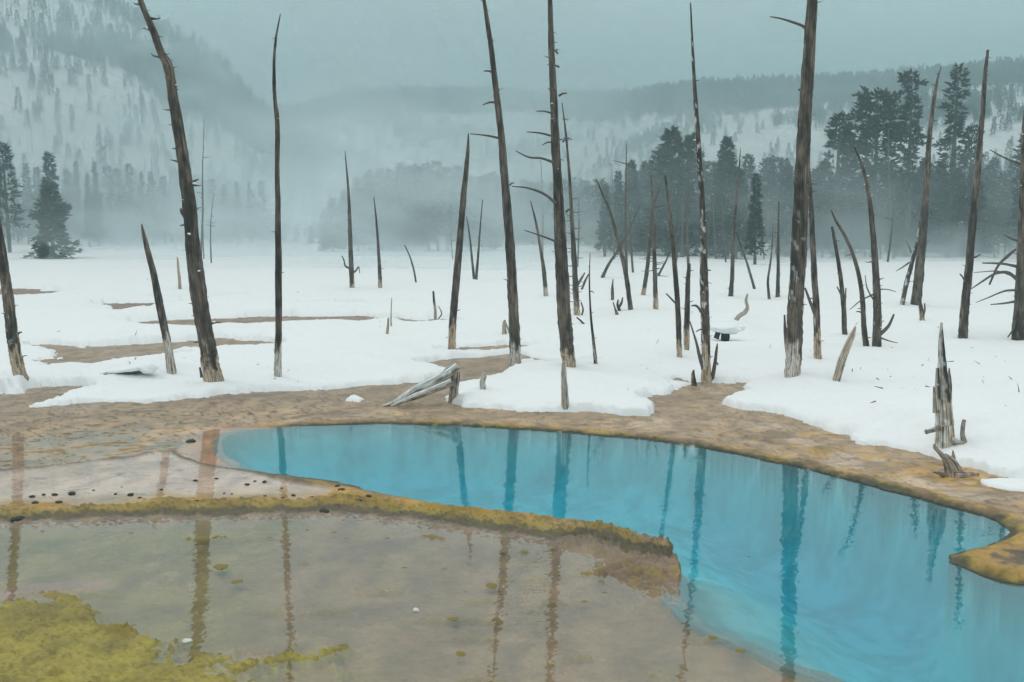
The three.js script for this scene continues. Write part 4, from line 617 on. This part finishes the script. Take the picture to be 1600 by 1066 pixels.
// ---------------------------------------------------------------- small things: stones, floating bits, litter
const stoneShapes = [0, 1, 2, 3].map((k) => { const g = new THREE.IcosahedronGeometry(1, 2), p = g.attributes.position; for (let i = 0; i < p.count; i++) { const x = p.getX(i), y = p.getY(i), z = p.getZ(i), q = 1 + 0.7 * fbm(x * 1.2 + k * 5, y * 1.2 + k, z * 1.2, 2); p.setXYZ(i, x * q, y * q * 0.6, z * q); } g.computeVertexNormals(); return g; });
function pebble(name, label, category, px, py, wpx, material, group, flat = 1, lift = 0) {
  const p = G(px, py, 0.0); p.y = Math.max(-0.004, groundH(p.x, p.z)) + lift; const s = wpx / 2 * px2m(p);
  const m = part(name, stoneShapes[(px * 7 + py) % 4], material, scene); m.position.copy(p); m.scale.set(s, s * 0.62 * flat, s * 0.75); m.rotation.y = px * 1.7;
  return tag(m, label, category, group);
}
const SHELF_STONES = [[55, 786, 14], [92, 786, 14], [50, 776, 10], [68, 773, 8], [85, 773, 10], [112, 771, 15], [146, 766, 5], [180, 772, 6], [204, 773, 12], [218, 778, 7], [252, 765, 6], [305, 751, 8], [338, 748, 7], [386, 757, 9], [413, 753, 9], [398, 752, 6], [442, 779, 7], [458, 774, 8], [487, 780, 9], [534, 770, 12], [527, 764, 9], [560, 786, 12], [576, 784, 12], [308, 790, 13], [28, 813, 22], [506, 799, 20], [298, 690, 17], [190, 761, 4], [350, 771, 5], [362, 772, 5], [414, 775, 6], [440, 763, 5]];
const sizeWord = (w) => (w > 12 ? 'large' : w > 8 ? 'medium' : 'small');
SHELF_STONES.forEach(([x, y, w], i) => { const n = SHELF_STONES.slice(0, i).filter((v) => sizeWord(v[2]) === sizeWord(w)).length; const rank = SHELF_STONES.filter((v) => sizeWord(v[2]) === sizeWord(w) && v[0] < x).length; pebble('dark_pebble', ORDER[Math.min(rank, 23)] + ' ' + sizeWord(w) + ' black pebble from the left on the pale shelf', 'pebble', x, y, w, M.stoneDark, 'dark pebbles on the pale shelf', 1, 0.004); });
pebble('white_pebble', 'white pebble in the shallow water at the centre foreground', 'pebble', 650, 955, 12, M.stoneWhite, null, 1.4, 0.01);
pebble('white_pebble', 'white pebble at the foot of the thick trunk reflection, near the algae mat', 'pebble', 292, 1003, 16, M.stoneWhite, null, 1.2, 0.01);
const FLOATS = [[345, 886, 30], [370, 909, 22], [708, 967, 20], [768, 915, 24], [720, 1022, 20], [632, 887, 10], [695, 889, 8], [557, 920, 6], [940, 908, 12], [913, 940, 12], [944, 926, 10], [1114, 996, 16], [1157, 1017, 18], [820, 862, 16], [785, 861, 12], [862, 858, 9], [343, 1022, 10], [450, 1010, 7], [461, 1006, 6], [240, 945, 6], [209, 977, 8], [605, 841, 9], [540, 842, 7], [522, 832, 9], [340, 838, 9], [205, 833, 8], [66, 830, 8], [1010, 1052, 5], [866, 970, 5], [590, 1030, 6], [745, 1040, 5], [1170, 870, 6], [855, 898, 7], [728, 925, 6], [480, 828, 8], [420, 840, 8]];
FLOATS.forEach(([x, y, w], i) => { const rank = FLOATS.filter((v) => sizeWord(v[2]) === sizeWord(w) && (v[0] < x || (v[0] === x && v[1] < y))).length; pebble('algae_clump', ORDER[Math.min(rank, 23)] + ' ' + sizeWord(w) + ' olive algae scrap from the left in the foreground shallows', 'algae', x, y, w, M.algae, 'algae scraps in the foreground shallows', 0.35, 0.003); });
{ // bark crumbs and twigs blown over the snow, too many and too small to count
  const R = rng(515), n = 240, m = new THREE.InstancedMesh(stubShapes[1], M.branch, n), o = new THREE.Object3D(); let k = 0;
  for (let i = 0; i < 9000 && k < n; i++) { const px = R() * 1700 - 50, py = 400 + Math.pow(R(), 0.8) * 260, p = G(px, py, 0.15), d = snowDepth(p.x, p.z); if (d < 0.05 || fbm(p.x * 0.5, 3, p.z * 0.5, 2) < 0.02) continue; o.position.set(p.x, surface(p.x, p.z) + 0.005, p.z); o.rotation.set(1.3 + R() * 0.5, R() * 6.28, R() * 6.28); const L = 0.025 + Math.pow(R(), 4) * 0.16; o.scale.set(L * 0.3, L, L * 0.3); o.updateMatrix(); m.setMatrixAt(k++, o.matrix); }
  m.count = k; m.name = 'bark_litter'; m.castShadow = m.receiveShadow = true; scene.add(m); tag(m, 'crumbs of bark and twigs strewn over the snow', 'litter', null, 'stuff');
}
renderer.render(scene, camera);
